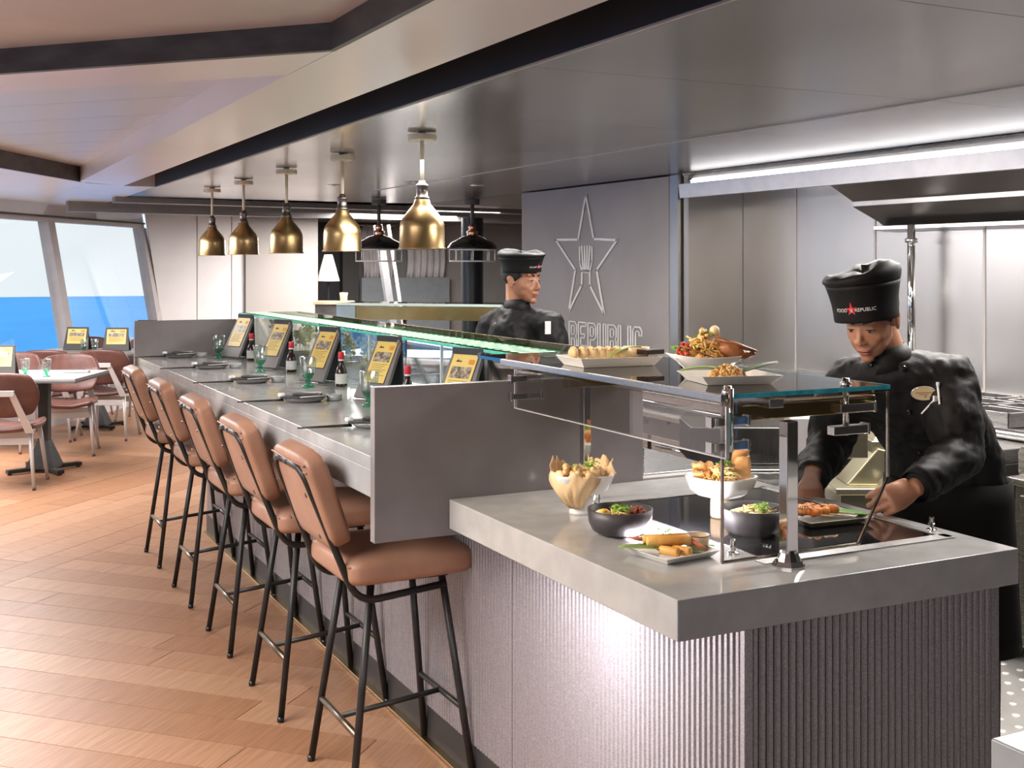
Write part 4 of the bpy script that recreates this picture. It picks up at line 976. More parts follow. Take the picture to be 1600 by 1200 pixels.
# ================================================================ DINING TABLES AND CHAIRS
FW = math.degrees(-YAW)      # local +y points away along the room's viewing axis, +x to the right
def rD(r, D): return (SN*D+CS*r, CS*D-SN*r)
def make_chair():
    t = thing('dining_chair', 'x', 'chair', (0, 0, 0), 0, 'leather dining chairs by the windows')
    # local: back of chair towards -y, sitter faces +y
    FL = [(-.235, -.225), (.235, -.225), (-.205, .22), (.205, .22)]; TL = [(-.185, -.15), (.185, -.15), (-.17, .13), (.17, .13)]
    for (fx, fy), (tx, ty) in zip(FL, TL):
        b = newbm(); tube(b, [(fx, fy, 0), (tx, ty, .42)], [.012, .017], 8); l = obj('leg', b, beige_metal, t, smooth=True)
        b = newbm(); lathe(b, [(0, 0), (.013, 0), (.013, .022), (0, .022)], 8, (fx, fy, 0)); obj('foot_cap', b, mat('brown foot', (.12, .05, .04), .5), l, smooth=True)
    for y_, k in ((-.165, .20), (.145, .18)):
        b = newbm(); box(b, -k, k, y_-.008, y_+.008, .315, .365); obj('cross_rail', b, beige_metal, t, .003)
    # A frame of the back: flat bars
    for s_ in (-1, 1):
        b = newbm(); d = [Vector((s_*.20, -.20, .40)), Vector((s_*.095, -.285, .70))]
        vs = []
        for p, w_ in zip(d, (.030, .022)):
            vs.append([b.verts.new(p+Vector((sx*w_, sy_*.007, 0))) for sx, sy_ in ((-1, -1), (1, -1), (1, 1), (-1, 1))])
        for i in range(4): b.faces.new((vs[0][i], vs[0][(i+1) % 4], vs[1][(i+1) % 4], vs[1][i]))
        b.faces.new(vs[0][::-1]); b.faces.new(vs[1]); obj('back_upright', b, beige_metal, t, .003)
    b = newbm(); box(b, -.118, .118, -.294, -.278, .67, .712); obj('back_bar', b, beige_metal, t, .003)
    def shell(fx, nx=14, nz=8):
        b = newbm(); rows = [[b.verts.new(fx(i/nx*2-1, j/nz)) for i in range(nx+1)] for j in range(nz+1)]
        for a, c in zip(rows, rows[1:]):
            for i in range(nx): b.faces.new((a[i], a[i+1], c[i+1], c[i]))
        return b
    def back_f(u, v):
        w_ = .225+.03*math.sin(v*PI); w_ *= 1-.10*max(0, v-.8)/.2-.12*max(0, .2-v)/.2
        return (u*w_, -.165-.075*v+.05*u*u+.004*math.sin((u*3+v*3)*PI)*math.cos((u*3-v*3)*PI), .50+.33*v-.02*abs(u)**3*(1 if v > .5 else -1))
    o = obj('backrest', shell(back_f), leather_d, t, smooth=True, solid=.035, subs=1)
    def seat_f(u, v):
        w_ = .235-.03*v; return (u*w_*(1-.10*(2*v-1)**4), -.21+.45*v, .440+.035*u*u+.012*(1-v)**2*0-.01*math.sin(v*PI)+.003*math.sin(u*9)*math.sin(v*9))
    obj('seat', shell(seat_f), leather_d, t, smooth=True, solid=.04, subs=1)
    return t
ch0 = make_chair()
chairs = [(-3.64, 8.58, 6, 'front chestnut dining chair at the left edge, back to the camera'),
          (-3.75, 10.02, 198, 'chestnut dining chair facing the camera at the right corner of the front table'),
          (-3.72, 10.95, -2, 'chestnut dining chair with its back to the camera, left of the bar stools'),
          (-4.22, 10.85, 4, 'dining chair behind the left menu board, back to the camera'),
          (-3.80, 12.2, 176, 'dining chair against the window behind the second table, centre'),
          (-4.48, 12.4, 186, 'dining chair against the window beyond the second table, left'),
          (-4.35, 10.2, 180, 'dining chair at the left edge behind the front menu board')]
for k, (r_, D_, a, lab) in enumerate(chairs):
    x_, y_ = rD(r_, D_)
    if k == 0: ch0.location = (x_, y_, 0); ch0.rotation_euler = (0, 0, R(FW+a)); ch0['label'] = lab
    else: dup(ch0, (x_, y_, 0), R(FW+a), lab)
def make_table():
    t = thing('dining_table', 'x', 'table', (0, 0, 0), 0, 'square pedestal tables by the windows')
    b = newbm(); box(b, -.375, .375, -.375, .375, .728, .750); obj('tabletop', b, mat('pale grey tabletop', (.34, .32, .31), .3, 0, (.30, .285, .28), 8), t, .004)
    b = newbm(); box(b, -.374, .374, -.374, .374, .715, .728); obj('edge_band', b, mat('dark edge', (.12, .115, .12), .4), t, .002)
    b = newbm(); box(b, -.038, .038, -.038, .038, .04, .715); obj('column', b, iron, t, .004)
    b = newbm(); v = [(.11, .03), (.038, .22)]
    r0 = [b.verts.new((x_*.11, y_*.11, .03)) for x_, y_ in ((-1, -1), (1, -1), (1, 1), (-1, 1))]; r1 = [b.verts.new((x_*.04, y_*.04, .24)) for x_, y_ in ((-1, -1), (1, -1), (1, 1), (-1, 1))]
    for i in range(4): b.faces.new((r0[i], r0[(i+1) % 4], r1[(i+1) % 4], r1[i]))
    b.faces.new(r0[::-1]); b.faces.new(r1); obj('flared_base', b, iron, t)
    for a in (0, 90):
        b = newbm(); box(b, -.29, .29, -.028, .028, .012, .04, Matrix.Rotation(R(a+45), 4, 'Z')); obj('foot_bar', b, iron, t, .004)
    for k in range(4):
        a = R(45+90*k); b = newbm(); lathe(b, [(0, 0), (.016, 0), (.016, .014), (0, .014)], 10, (.27*math.cos(a), .27*math.sin(a), 0)); obj('foot_pad', b, iron, t)
    return t
tb0 = make_table()
tabs = [(-3.62, 9.17, 0, 'front square dining table by the windows, left of the aisle'), (-4.06, 11.6, 2, 'second square dining table, behind the front one'), (-3.98, 13.35, 2, 'farthest dining table beside the bar end'), (-3.55, 11.75, 2, 'dining table seen behind the aisle chair, beside the bar')]
def board(loc, rz, lab):
    t = thing('menu_board', lab, 'menu stand', loc, rz, 'menu boards on the dining tables')
    b = newbm(); prism(b, [(-.13, 0), (.13, 0), (.11, .23), (-.11, .23)], -.006, .006, Matrix.Translation((0, 0, .0)) @ Matrix.Rotation(R(-14), 4, 'X') @ Matrix.Rotation(PI/2, 4, 'X')); obj('board', b, mat('dark brown board', (.055, .045, .04), .5), t, .002)
    b = newbm(); prism(b, [(-.12, 0), (.12, 0), (.10, .22), (-.10, .22)], -.004, .004, Matrix.Translation((0, .115, 0)) @ Matrix.Rotation(R(16), 4, 'X') @ Matrix.Rotation(PI/2, 4, 'X')); obj('rear_board', b, MATS['dark brown board'], t, .002)
    mc = bxo('menu_card', (-.098, .098, -.0008, 0, .0, .155), ink, t); mc.location = (0, -.0075+.014, .062); mc.rotation_euler = (R(-14), 0, 0)
    mc.location = (0, .0088, .062)
    menu_print(mc, .19, .150)
    return t
for k, (r_, D_, a, lab) in enumerate(tabs[:3]):
    x_, y_ = rD(r_, D_)
    if k == 0: tb0.location = (x_, y_, 0); tb0.rotation_euler = (0, 0, R(FW+a)); tb0['label'] = lab
    else: dup(tb0, (x_, y_, 0), R(FW+a), lab)
def onr(r_, D_): x_, y_ = rD(r_, D_); return (x_, y_, .7505)
board(onr(-3.95, 9.1), R(FW+4), 'dark menu board with yellow print at the left edge, front table')
board(onr(-4.33, 11.75), R(FW-4), 'dark menu board against the sea, left of the window post')
board(onr(-3.90, 11.65), R(FW+2), 'dark menu board against the sea, right of the window post')
board(onr(-4.10, 13.25), R(FW-4), 'dark menu board half hidden by the far end of the bar')
for (r_, D_, lab) in [(-3.70, 9.0, 'left water glass on the front dining table'), (-3.52, 8.95, 'right water glass on the front dining table'), (-4.12, 11.40, 'left water glass on the second dining table'), (-4.0, 11.35, 'right water glass on the second dining table'), (-3.84, 13.2, 'water glass on the farthest table by the bar end')]:
    tumbler(onr(r_, D_), lab, 'water glasses on the dining tables')
def tnap(p, rz, lab):
    t = thing('napkin_roll', lab, 'napkin', p, rz, 'napkins on the dining tables')
    b = newbm(); prism(b, [(-.10, -.04), (.09, -.05), (.10, .035), (-.08, .045)], 0, .016); obj('cloth', b, mat('pale grey napkin', (.42, .40, .40), .9), t, .004)
tnap(onr(-3.42, 9.3), R(FW+20), 'napkin on the right side of the front dining table'); tnap(onr(-4.0, 11.75), R(FW), 'napkin on the second dining table')
# ================================================================ FOOD
TZ = .9405; SZ = 1.3225
def bowl_prof(r, h, th=.005, foot=None):
    return [(0, 0), (r*.62, 0), (r*.86, h*.18), (r*.97, h*.5), (r, h), (r-th, h), (r-th*1.6, h*.5), (r*.8, h*.24), (0, h*.12)]
def herb(parent, c, s, n=26, seed=1, m=None, spread=1):
    rr_ = random.Random(seed); b = newbm()
    for i in range(n):
        p = Vector(c)+Vector((rr_.gauss(0, s*.4*spread), rr_.gauss(0, s*.4*spread), rr_.uniform(0, s*.5)))
        a, e_ = rr_.random()*PI, rr_.uniform(.3, 1)
        k = s*.22
        v = [b.verts.new(p+Vector((math.cos(a+q*2*PI/5)*k*(1 if q % 2 else .5), math.sin(a+q*2*PI/5)*k*(1 if q % 2 else .5), rr_.uniform(-.4, .6)*k))) for q in range(5)]
        b.faces.new(v)
    o = obj('herbs', b, m or f_green, parent); o['kind'] = 'stuff'; return o
# dark bowl with egg, herbs and beans
bw = thing('dark_bowl', 'round charcoal bowl at the front left of the counter, holding egg and beans', 'bowl', (1.535, 2.475, TZ))
b = newbm(); lathe(b, bowl_prof(.080, .062), 48); obj('bowl', b, dark_ceramic, bw, smooth=True)
fd = thing('rice_bowl_food', 'noodles with egg, green herbs and red beans in the front charcoal bowl', 'food', (1.535, 2.475, TZ+.030))
clump('noodles', f_yellow, fd, (0, 0, 0), (.054, .054, .018), 130, .006, 2, hgt=.004, tub=True)
herb(fd, (.0, -.005, .024), .032, 50, 3)
rgt = Vector((CS, -SN, 0)); fwd = Vector((SN, CS, 0))
clump('beans', mat('glazed red beans', (.28, .05, .03), .25, 0, (.40, .09, .04), 30), fd, tuple(rgt*.040+Vector((0, 0, .012))), (.030, .030, .022), 60, .0065, 4)
b = newbm(); ball(b, tuple(rgt*-.042+Vector((0, 0, .020))), (.021, .019, .010), 2); o = obj('egg', b, mat('boiled egg', (.85, .74, .42), .3), fd, smooth=True)
b = newbm(); ball(b, tuple(rgt*-.040+fwd*-.008+Vector((0, 0, .027))), (.011, .010, .006), 2); obj('yolk', b, mat('egg yolk', (.85, .48, .06), .25), o, smooth=True)
# second dark bowl on the warming plate
b2 = thing('dark_bowl', 'round charcoal bowl of noodles behind the glass, on the black warming plate', 'bowl', (1.822, 2.325, TZ+.002))
b = newbm(); lathe(b, bowl_prof(.080, .064), 48); obj('bowl', b, dark_ceramic, b2, smooth=True)
fd = thing('noodle_food', 'yellow noodles with green herbs in the charcoal bowl behind the glass', 'food', (1.822, 2.325, TZ+.038))
clump('noodles', f_yellow, fd, (0, 0, 0), (.054, .054, .022), 130, .006, 5, hgt=.004, tub=True)
herb(fd, (.01, -.02, .024), .030, 44, 6); clump('vegetable_bits', f_orange, fd, (.02, .01, .010), (.04, .04, .02), 26, .006, 8)
# footed white bowls
def footed(t, wood=False):
    def sq(r, z, n=32, p=4): 
        o = []
        for k in range(n):
            a = 2*PI*k/n; c, s_ = math.cos(a), math.sin(a); q = (abs(c)**p+abs(s_)**p)**(-1/p); o.append(Vector((c*q*r, s_*q*r, z)))
        return o
    b = newbm(); ringloft(b, [sq(.030, .050), sq(.052, .056), sq(.068, .070), sq(.078, .10), sq(.080, .108), sq(.077, .108), sq(.064, .074), sq(.03, .066)]); obj('bowl', b, ceramic, t, smooth=True)
    b = newbm()
    if wood: lathe(b, [(0, 0), (.026, 0), (.028, .004), (.028, .036), (.026, .052), (0, .052)], 28); obj('foot', b, wood_l, t, smooth=True)['label'] = 'turned light wood foot'
    else: lathe(b, [(0, 0), (.036, 0), (.034, .008), (.030, .030), (.034, .052), (0, .052)], 28); obj('foot', b, ceramic, t, smooth=True)
def paper_sheet(t, c, a0, a1, r0, r1, h0, h1, seed, n=30, droop=None):
    """crumpled paper rising from the bowl"""
    rr_ = random.Random(seed); b = newbm(); rows = []; m_ = 6
    hs = [rr_.uniform(-1, 1) for _ in range(n+1)]
    for j in range(m_+1):
        v = j/m_; row = []
        for i in range(n+1):
            u = i/n; a = a0+(a1-a0)*u
            pk = .5+.5*math.sin(u*PI*3.2+seed)+.35*hs[i]
            rr2 = r0+(r1-r0)*v+.006*math.sin(u*21+seed+v*2)
            zz = h0+(h1-h0)*v*(.55+.45*pk)
            if droop: zz = zz-droop*max(0, v-.5)**2*4*(1-abs(2*u-1))
            row.append(b.verts.new((c[0]+rr2*math.cos(a), c[1]+rr2*math.sin(a), zz+.003*rr_.uniform(-1, 1))))
        rows.append(row)
    for p, q in zip(rows, rows[1:]):
        for i in range(n): b.faces.new((p[i], p[i+1], q[i+1], q[i]))
    o = obj('paper_liner', b, paper, t, smooth=True, solid=.0012); return o
fb = thing('footed_bowl', 'white footed bowl lined with brown paper, at the left of the counter', 'bowl', (1.575, 2.73, TZ), R(-20))
footed(fb)
paper_sheet(fb, (0, 0), R(20), R(215), .062, .082, .075, .140, 1)
paper_sheet(fb, (0, 0), R(-20), R(70), .055, .085, .075, .140, 4)
# fold of paper that hangs over the camera side, down to the foot
b = newbm(); n = 14; rows = []
for j in range(9):
    v = j/8; row = []
    for i in range(n+1):
        u = i/n*2-1; a = R(-126)+u*R(62)*(1-.66*v); rad = .083+.010*math.sin(v*PI)-.042*v*v+.003*math.sin(i*2.3+j)
        z_ = .114-.098*v+.01*math.sin(i*1.7)*(1-v)
        row.append(b.verts.new((rad*math.cos(a), rad*math.sin(a), z_)))
    rows.append(row)
for p, q in zip(rows, rows[1:]):
    for i in range(n): b.faces.new((p[i], p[i+1], q[i+1], q[i]))
obj('paper_liner', b, paper, fb, smooth=True, solid=.0012)
fd = thing('fried_cauliflower', 'pale fried cauliflower pieces with herbs in the paper lined bowl', 'food', (1.575, 2.73, TZ+.085))
for k, (x_, y_) in enumerate([(-.03, -.02), (.0, -.035), (.03, -.015), (-.01, .01), (.035, .02), (-.035, .02), (.005, .035)]):
    b = newbm(); rr_ = random.Random(k)
    for q in range(12): ball(b, (x_+rr_.gauss(0, .008), y_+rr_.gauss(0, .008), .018+rr_.gauss(0, .006)+(.008 if k == 3 else 0)), rr_.uniform(.007, .011), 2)
    obj('floret', b, f_cream, fd, smooth=True)
herb(fd, (.015, -.015, .036), .030, 34, 9); herb(fd, (-.025, -.005, .036), .018, 14, 10)
fb2 = thing('footed_bowl', 'white footed bowl on a wooden foot holding salad and crackers, behind the glass', 'bowl', (1.868, 2.515, TZ+.002), R(10))
footed(fb2, True)
fd = thing('salad_food', 'orange and green salad with tall crackers in the raised white bowl', 'food', (1.868, 2.515, TZ+.085))
clump('salad', f_orange, fd, (0, 0, 0), (.058, .058, .042), 110, .008, 12, hgt=.008); clump('shreds', f_yellow, fd, (0, -.01, .01), (.05, .045, .045), 80, .006, 13, tub=True)
herb(fd, (.01, -.01, .052), .026, 40, 14); clump('sauce', ceramic, fd, (-.012, -.02, .032), (.016, .016, .014), 10, .006, 15); clump('pepper_bits', f_red, fd, (-.01, -.045, .008), (.03, .012, .012), 12, .006, 16)
def cracker(p, ang, h, w_, lean, seed):
    b = newbm(); rr_ = random.Random(seed); n, m_ = 5, 9; rows = []
    dx = Vector((math.cos(ang), math.sin(ang), 0)); nz_ = Vector((-math.sin(ang), math.cos(ang), 0))
    for j in range(m_+1):
        v = j/m_; row = []
        for i in range(n+1):
            u = i/n*2-1; ww_ = w_*(.65+.45*math.sin(v*2.4+.4))*(1+.1*rr_.uniform(-1, 1))
            row.append(b.verts.new(Vector(p)+dx*(u*ww_+lean*v*v)+nz_*(.006*math.sin(v*9+seed)+.006*u*u)+Vector((0, 0, h*v+.004*rr_.uniform(-1, 1)))))
        rows.append(row)
    for a, c in zip(rows, rows[1:]):
        for i in range(n): b.faces.new((a[i], a[i+1], c[i+1], c[i]))
    obj('cracker', b, mat('amber cracker', (.74, .34, .09), .4, 0, (.80, .48, .20), 18, bump=.3), fd, smooth=True, solid=.003)
ra = math.atan2(-SN, CS)
cracker(tuple(rgt*.042), ra, .105, .020, .018, 1); cracker(tuple(rgt*.050+fwd*-.015), ra, .078, .022, .006, 2); cracker(tuple(rgt*-.050), ra, .060, .018, -.012, 3); cracker(tuple(rgt*-.056+fwd*-.02), ra, .040, .016, -.010, 4); cracker(tuple(rgt*-.03+fwd*.02), ra, .055, .022, -.004, 5)
# square plates
def sqplate(t, hx, hy, h, slope, m=ceramic):
    b = newbm()
    def rc(a, c, z): return [Vector((x_, y_, z)) for x_, y_ in ((-a, -c), (a, -c), (a, c), (-a, c))]
    ringloft(b, [rc(hx-slope, hy-slope, 0), rc(hx, hy, h), rc(hx-.004, hy-.004, h), rc(hx-slope-.004, hy-slope-.004, .005)]); return obj('plate', b, m, t, .0012)
def leafstrip(parent, a, c, w_, arch=.01, m=None, name='leaf', seed=0):
    a, c = Vector(a), Vector(c); d = (c-a); s_ = Vector((-d.y, d.x, 0)).normalized(); b = newbm(); n = 12; rows = []
    for i in range(n+1):
        u = i/n; k = w_*(math.sin(PI*min(1, max(0, u*.92+.04)))**.6); p = a+d*u+Vector((0, 0, arch*math.sin(u*PI)))
        rows.append([b.verts.new(p-s_*k+Vector((0, 0, .003))), b.verts.new(p), b.verts.new(p+s_*k+Vector((0, 0, .003)))])
    for p, q in zip(rows, rows[1:]):
        for i in range(2): b.faces.new((p[i], p[i+1], q[i+1], q[i]))
    return obj(name, b, m or leaf_g, parent, smooth=True, solid=.0012)
pl = thing('square_plate', 'square white plate at the front of the counter, holding the spring rolls', 'plate', (1.525, 2.238, TZ), R(8))
sqplate(pl, .082, .075, .016, .016)
fd = thing('spring_rolls', 'golden prawn spring rolls on a banana leaf on the square plate', 'food', (1.525, 2.238, TZ+.009))
def L3(r_, f_, z_): return tuple(rgt*r_+fwd*f_+Vector((0, 0, z_)))
leafstrip(fd, L3(-.122, -.012, .010), L3(.07, -.02, .0), .026, .006); leafstrip(fd, L3(-.02, .03, .002), L3(.10, .02, .006), .022, .006)
def roll(a, c, r, tail=None):
    b = newbm(); a, c = Vector(a), Vector(c); tube(b, [a, a+(c-a)*.05, a+(c-a)*.5, a+(c-a)*.95, c], [r*.75, r, r*.97, r, r*.8], 16); o = obj('spring_roll', b, f_gold, fd, smooth=True)
    if tail:
        b = newbm(); d = (Vector(tail)-a if (Vector(tail)-a).length < (Vector(tail)-c).length else Vector(tail)-c); s_ = a if (Vector(tail)-a).length < (Vector(tail)-c).length else c
        tube(b, [s_, s_+d*.5, s_+d], [r*.5, r*.42, r*.12], 8); ball(b, s_+d*.85+Vector((0, .006, 0)), (.006, .004, .003), 1); obj('prawn_tail', b, mat('prawn shell', (.50, .09, .05), .3, 0, (.62, .20, .10), 40), o, smooth=True)
roll(L3(-.030, -.030, .011), L3(.008, -.060, .012), .0105); roll(L3(.000, -.025, .011), L3(.035, -.055, .012), .0105); roll(L3(-.035, -.005, .012), L3(.02, .01, .012), .010)
roll(L3(-.060, -.022, .028), L3(.040, -.022, .031), .0115, L3(.075, -.040, .012)); roll(L3(-.066, .006, .026), L3(.036, .010, .030), .0105, L3(-.095, .004, .029))
herb(fd, L3(-.015, -.012, .042), .020, 26, 21)
cu = thing('sauce_cup', 'beige sauce cup with dark rim on the square plate, beside the spring rolls', 'cup', tuple(Vector((1.525, 2.238, TZ+.0065))+rgt*.062+fwd*.028))
b = newbm(); lathe(b, [(0, 0), (.020, 0), (.025, .008), (.029, .034), (.0265, .034), (.022, .010), (0, .006)], 28); obj('cup', b, mat('beige stoneware', (.62, .48, .32), .35, 0, (.55, .41, .26), 30), cu, smooth=True)
b = newbm(); lathe(b, [(.029, .033), (.0296, .0345), (.028, .0352), (.0262, .0345)], 28); obj('rim', b, mat('brown rim', (.12, .05, .03), .3), cu, smooth=True)
b = newbm(); lathe(b, [(0, .022), (.0245, .022)], 24); obj('sauce', b, mat('pink sauce', (.70, .40, .30), .2), cu)
# skewer plate held by the chef
pl = thing('skewer_plate', 'shallow olive edged plate in front of the chef, holding the skewers', 'plate', (2.075, 2.36, TZ+.004), R(-3))
sqplate(pl, .100, .078, .014, .014, mat('olive grey stoneware', (.34, .29, .20), .3, 0, (.26, .22, .15), 20))
fd = thing('chicken_skewers', 'glazed orange chicken skewers with lime on the plate the chef is setting down', 'food', (2.075, 2.36, TZ+.011))
leafstrip(fd, L3(-.02, .03, .004), L3(.115, .0, .004), .026, .006, mat('fresh leaf', (.16, .34, .05), .4, 0, (.10, .24, .03), 6))
for k, (r0, f0, r1, f1) in enumerate([(-.075, .0, .012, -.046), (-.058, .018, .045, -.036), (-.035, .035, .075, -.018)]):
    b = newbm(); A, B_ = Vector(L3(r0, f0, .014)), Vector(L3(r1, f1, .011)); tube(b, [A, B_], .0022, 6); s_ = obj('stick', b, bamboo, fd, smooth=True)
    b = newbm(); rr_ = random.Random(k+40)
    for q in range(7):
        p = A+(B_-A)*(.02+.095*q); ball(b, p+Vector((0, 0, .004+rr_.uniform(-.002, .003))), (rr_.uniform(.011, .015), rr_.uniform(.011, .014), .011), 2, Euler((rr_.random()*3, rr_.random()*3, rr_.random()*3)).to_matrix())
    obj('meat', b, f_orange, fd, smooth=True)
    clump('sesame', mat('dark glaze bits', (.25, .08, .03), .4), fd, tuple(A+(B_-A)*.3+Vector((0, 0, .010))), (.03, .02, .008), 40, .0022, k)
lm = thing('lime_wedge', 'bright green lime wedge on the left of the skewer plate', 'lime', tuple(Vector((2.075, 2.36, TZ+.012))+rgt*-.088+fwd*-.012))
b = newbm(); ball(b, (0, 0, .012), (.015, .022, .012), 3); obj('wedge', b, lime, lm, smooth=True)
b = newbm(); lathe(b, [(0, .0005), (.010, .0005), (.011, 0)], 16, (0, 0, 0), Matrix.Translation((-.002, -.020, .013)) @ Matrix.Rotation(PI/2, 4, 'X')); obj('cut_face', b, mat('lime flesh', (.70, .80, .25), .3), lm)
# dishes on the glass shelf
pl = thing('rectangular_plate', 'rectangular white plate of dumplings at the left on the glass shelf', 'plate', (1.70, 2.80, SZ), R(-4))
sqplate(pl, .125, .082, .026, .018)
fd = thing('dumplings', 'golden dumplings and green leaf on the rectangular plate, glass shelf', 'food', (1.70, 2.80, SZ+.010))
for k in range(7):
    b = newbm(); p = L3(-.100+.024*k, -.045+.004*k, .026); ball(b, p, (.012, .022, .017), 2, Matrix.Rotation(.3*k, 3, 'Z')); ball(b, Vector(p)+Vector((0, 0, .012)), (.006, .016, .007), 2); obj('dumpling', b, f_cream, fd, smooth=True)
leafstrip(fd, L3(-.005, -.06, .012), L3(.085, -.035, .040), .020, .012, mat('pale leaf', (.30, .38, .14), .4, 0, (.22, .30, .09), 8))
b = newbm(); lathe(b, [(0, 0), (.030, 0), (.034, .032), (.031, .032), (0, .024)], 24, L3(.082, .03, .006)); obj('wooden_cup', b, wood_l, fd, smooth=True)
b = newbm(); box(b, -.035, .035, -.02, .02, 0, .014, Matrix.Translation(L3(.115, .0, .020)) @ Matrix.Rotation(.2, 4, 'Z')); obj('dark_stick', b, mat('dark lacquer', (.05, .03, .025), .3), fd, .002)
ov = thing('oval_bowl', 'boat shaped white bowl heaped with salad on the glass shelf', 'bowl', (1.785, 2.46, SZ), R(-8))
def ell(a, c, z, n=36, dx=0): return [Vector((dx+a*math.cos(2*PI*k/n), c*math.sin(2*PI*k/n), z+.010*abs(math.cos(2*PI*k/n))**3*(z > .01))) for k in range(n)]
b = newbm(); ringloft(b, [ell(.045, .035, 0), ell(.080, .052, .022), ell(.115, .070, .046), ell(.112, .067, .046), ell(.072, .046, .020), ell(.04, .03, .006)]); obj('bowl', b, ceramic, ov, smooth=True)
fd = thing('heaped_salad', 'tall heap of colourful salad with a roasted drumstick, top of the glass shelf', 'food', (1.785, 2.46, SZ+.030))
clump('salad', f_gold, fd, L3(-.005, 0, .0), (.070, .046, .060), 150, .010, 31, hgt=.005); clump('noodles', f_yellow, fd, L3(-.02, -.01, .01), (.055, .036, .054), 90, .007, 32, tub=True)
clump('pepper_bits', f_red, fd, L3(-.05, -.02, .012), (.045, .03, .045), 34, .009, 33); herb(fd, L3(-.07, -.02, .022), .035, 40, 34); herb(fd, L3(-.005, -.015, .064), .030, 30, 35)
clump('peach_bits', mat('peach slices', (.85, .48, .22), .35), fd, L3(.0, 0, .02), (.05, .035, .075), 34, .010, 36)
b = newbm(); ball(b, L3(.018, 0, .078), (.014, .012, .015), 2); obj('cracker', b, mat('pale crisp', (.85, .62, .40), .4), fd, smooth=True)
b = newbm(); tube(b, [L3(.03, -.01, .035), L3(.06, -.02, .030), L3(.09, -.02, .018), L3(.115, -.02, .022)], [.020, .018, .010, .005], 12); obj('drumstick', b, f_brown, fd, smooth=True)
b = newbm(); tube(b, [L3(.02, -.02, .060), L3(.07, -.02, .045), L3(.12, -.02, .028)], [.005, .007, .004], 6); tube(b, [L3(-.075, -.05, .045), L3(.02, -.06, .012)], .002, 5); obj('dark_sprig', b, f_brown, fd, smooth=True)
pl = thing('square_plate', 'square white plate nearest the front on the glass shelf, with rice and dark leaf', 'plate', (1.705, 2.265, SZ), R(-14))
sqplate(pl, .100, .085, .022, .022)
fd = thing('rice_and_leaf', 'mound of fried rice on banana leaves, front plate of the glass shelf', 'food', (1.705, 2.265, SZ+.010))
clump('rice', mat('fried rice', (.86, .58, .22), .45, 0, (.78, .42, .12), 40), fd, L3(-.01, -.03, 0), (.050, .035, .030), 230, .0055, 41, hgt=.004)
clump('pepper_bits', f_orange, fd, L3(-.005, -.03, .004), (.045, .03, .030), 20, .006, 42); herb(fd, L3(-.03, -.03, .020), .018, 14, 43)
leafstrip(fd, L3(-.115, -.01, .018), L3(.01, -.01, .012), .020, .010); leafstrip(fd, L3(.02, -.02, .010), L3(.115, -.01, .036), .026, .004, leaf_dk)
# ================================================================ PEOPLE
def frame(f, up=Vector((0, 0, 1))):
    """matrix whose -y axis looks along f"""
    f = f.normalized(); y_ = -f; z_ = (up-f*up.dot(f)).normalized(); x_ = y_.cross(z_)
    return Matrix((x_, y_, z_)).transposed()
def head_parts(b, M3, c, s=1.0):
    def e_(p, r, rot=None):
        m = M3 @ (Matrix.Rotation(rot[0], 3, rot[1]) if rot else Matrix.Identity(3))
        ball(b, c+M3 @ (Vector(p)*s), tuple(q*s for q in r), 3, m)
    e_((0, .018, .045), (.074, .094, .084)); e_((0, -.026, -.016), (.067, .068, .084)); e_((0, -.045, -.062), (.050, .042, .046)); e_((0, -.030, -.055), (.058, .050, .040))
    e_((0, -.075, -.095), (.022, .019, .017)); e_((0, -.060, -.040), (.050, .036, .034))
    for q in (-1, 1):
        e_((q*.034, -.052, -.026), (.028, .029, .026)); e_((q*.031, -.046, -.052), (.027, .030, .034)); e_((q*.030, -.074, .030), (.026, .014, .009), (q*-.12, 'Y'))
        e_((q*.030, -.0735, .006), (.0165, .0125, .0095)); e_((q*.0125, -.096, -.034), (.0088, .011, .0078))
        e_((q*.075, .012, -.006), (.008, .018, .030)); e_((q*.079, .020, .008), (.006, .014, .016)); e_((q*.077, .006, -.030), (.006, .008, .009))
    tube(b, [c+M3 @ (Vector(p)*s) for p in ((0, -.078, .026), (0, -.090, .0), (0, -.103, -.022), (0, -.107, -.031))], [.0085*s, .009*s, .011*s, .012*s], 10)
    e_((0, -.106, -.031), (.0125, .0105, .0105)); e_((0, -.086, -.060), (.026, .014, .010)); e_((0, -.084, -.073), (.022, .013, .009))
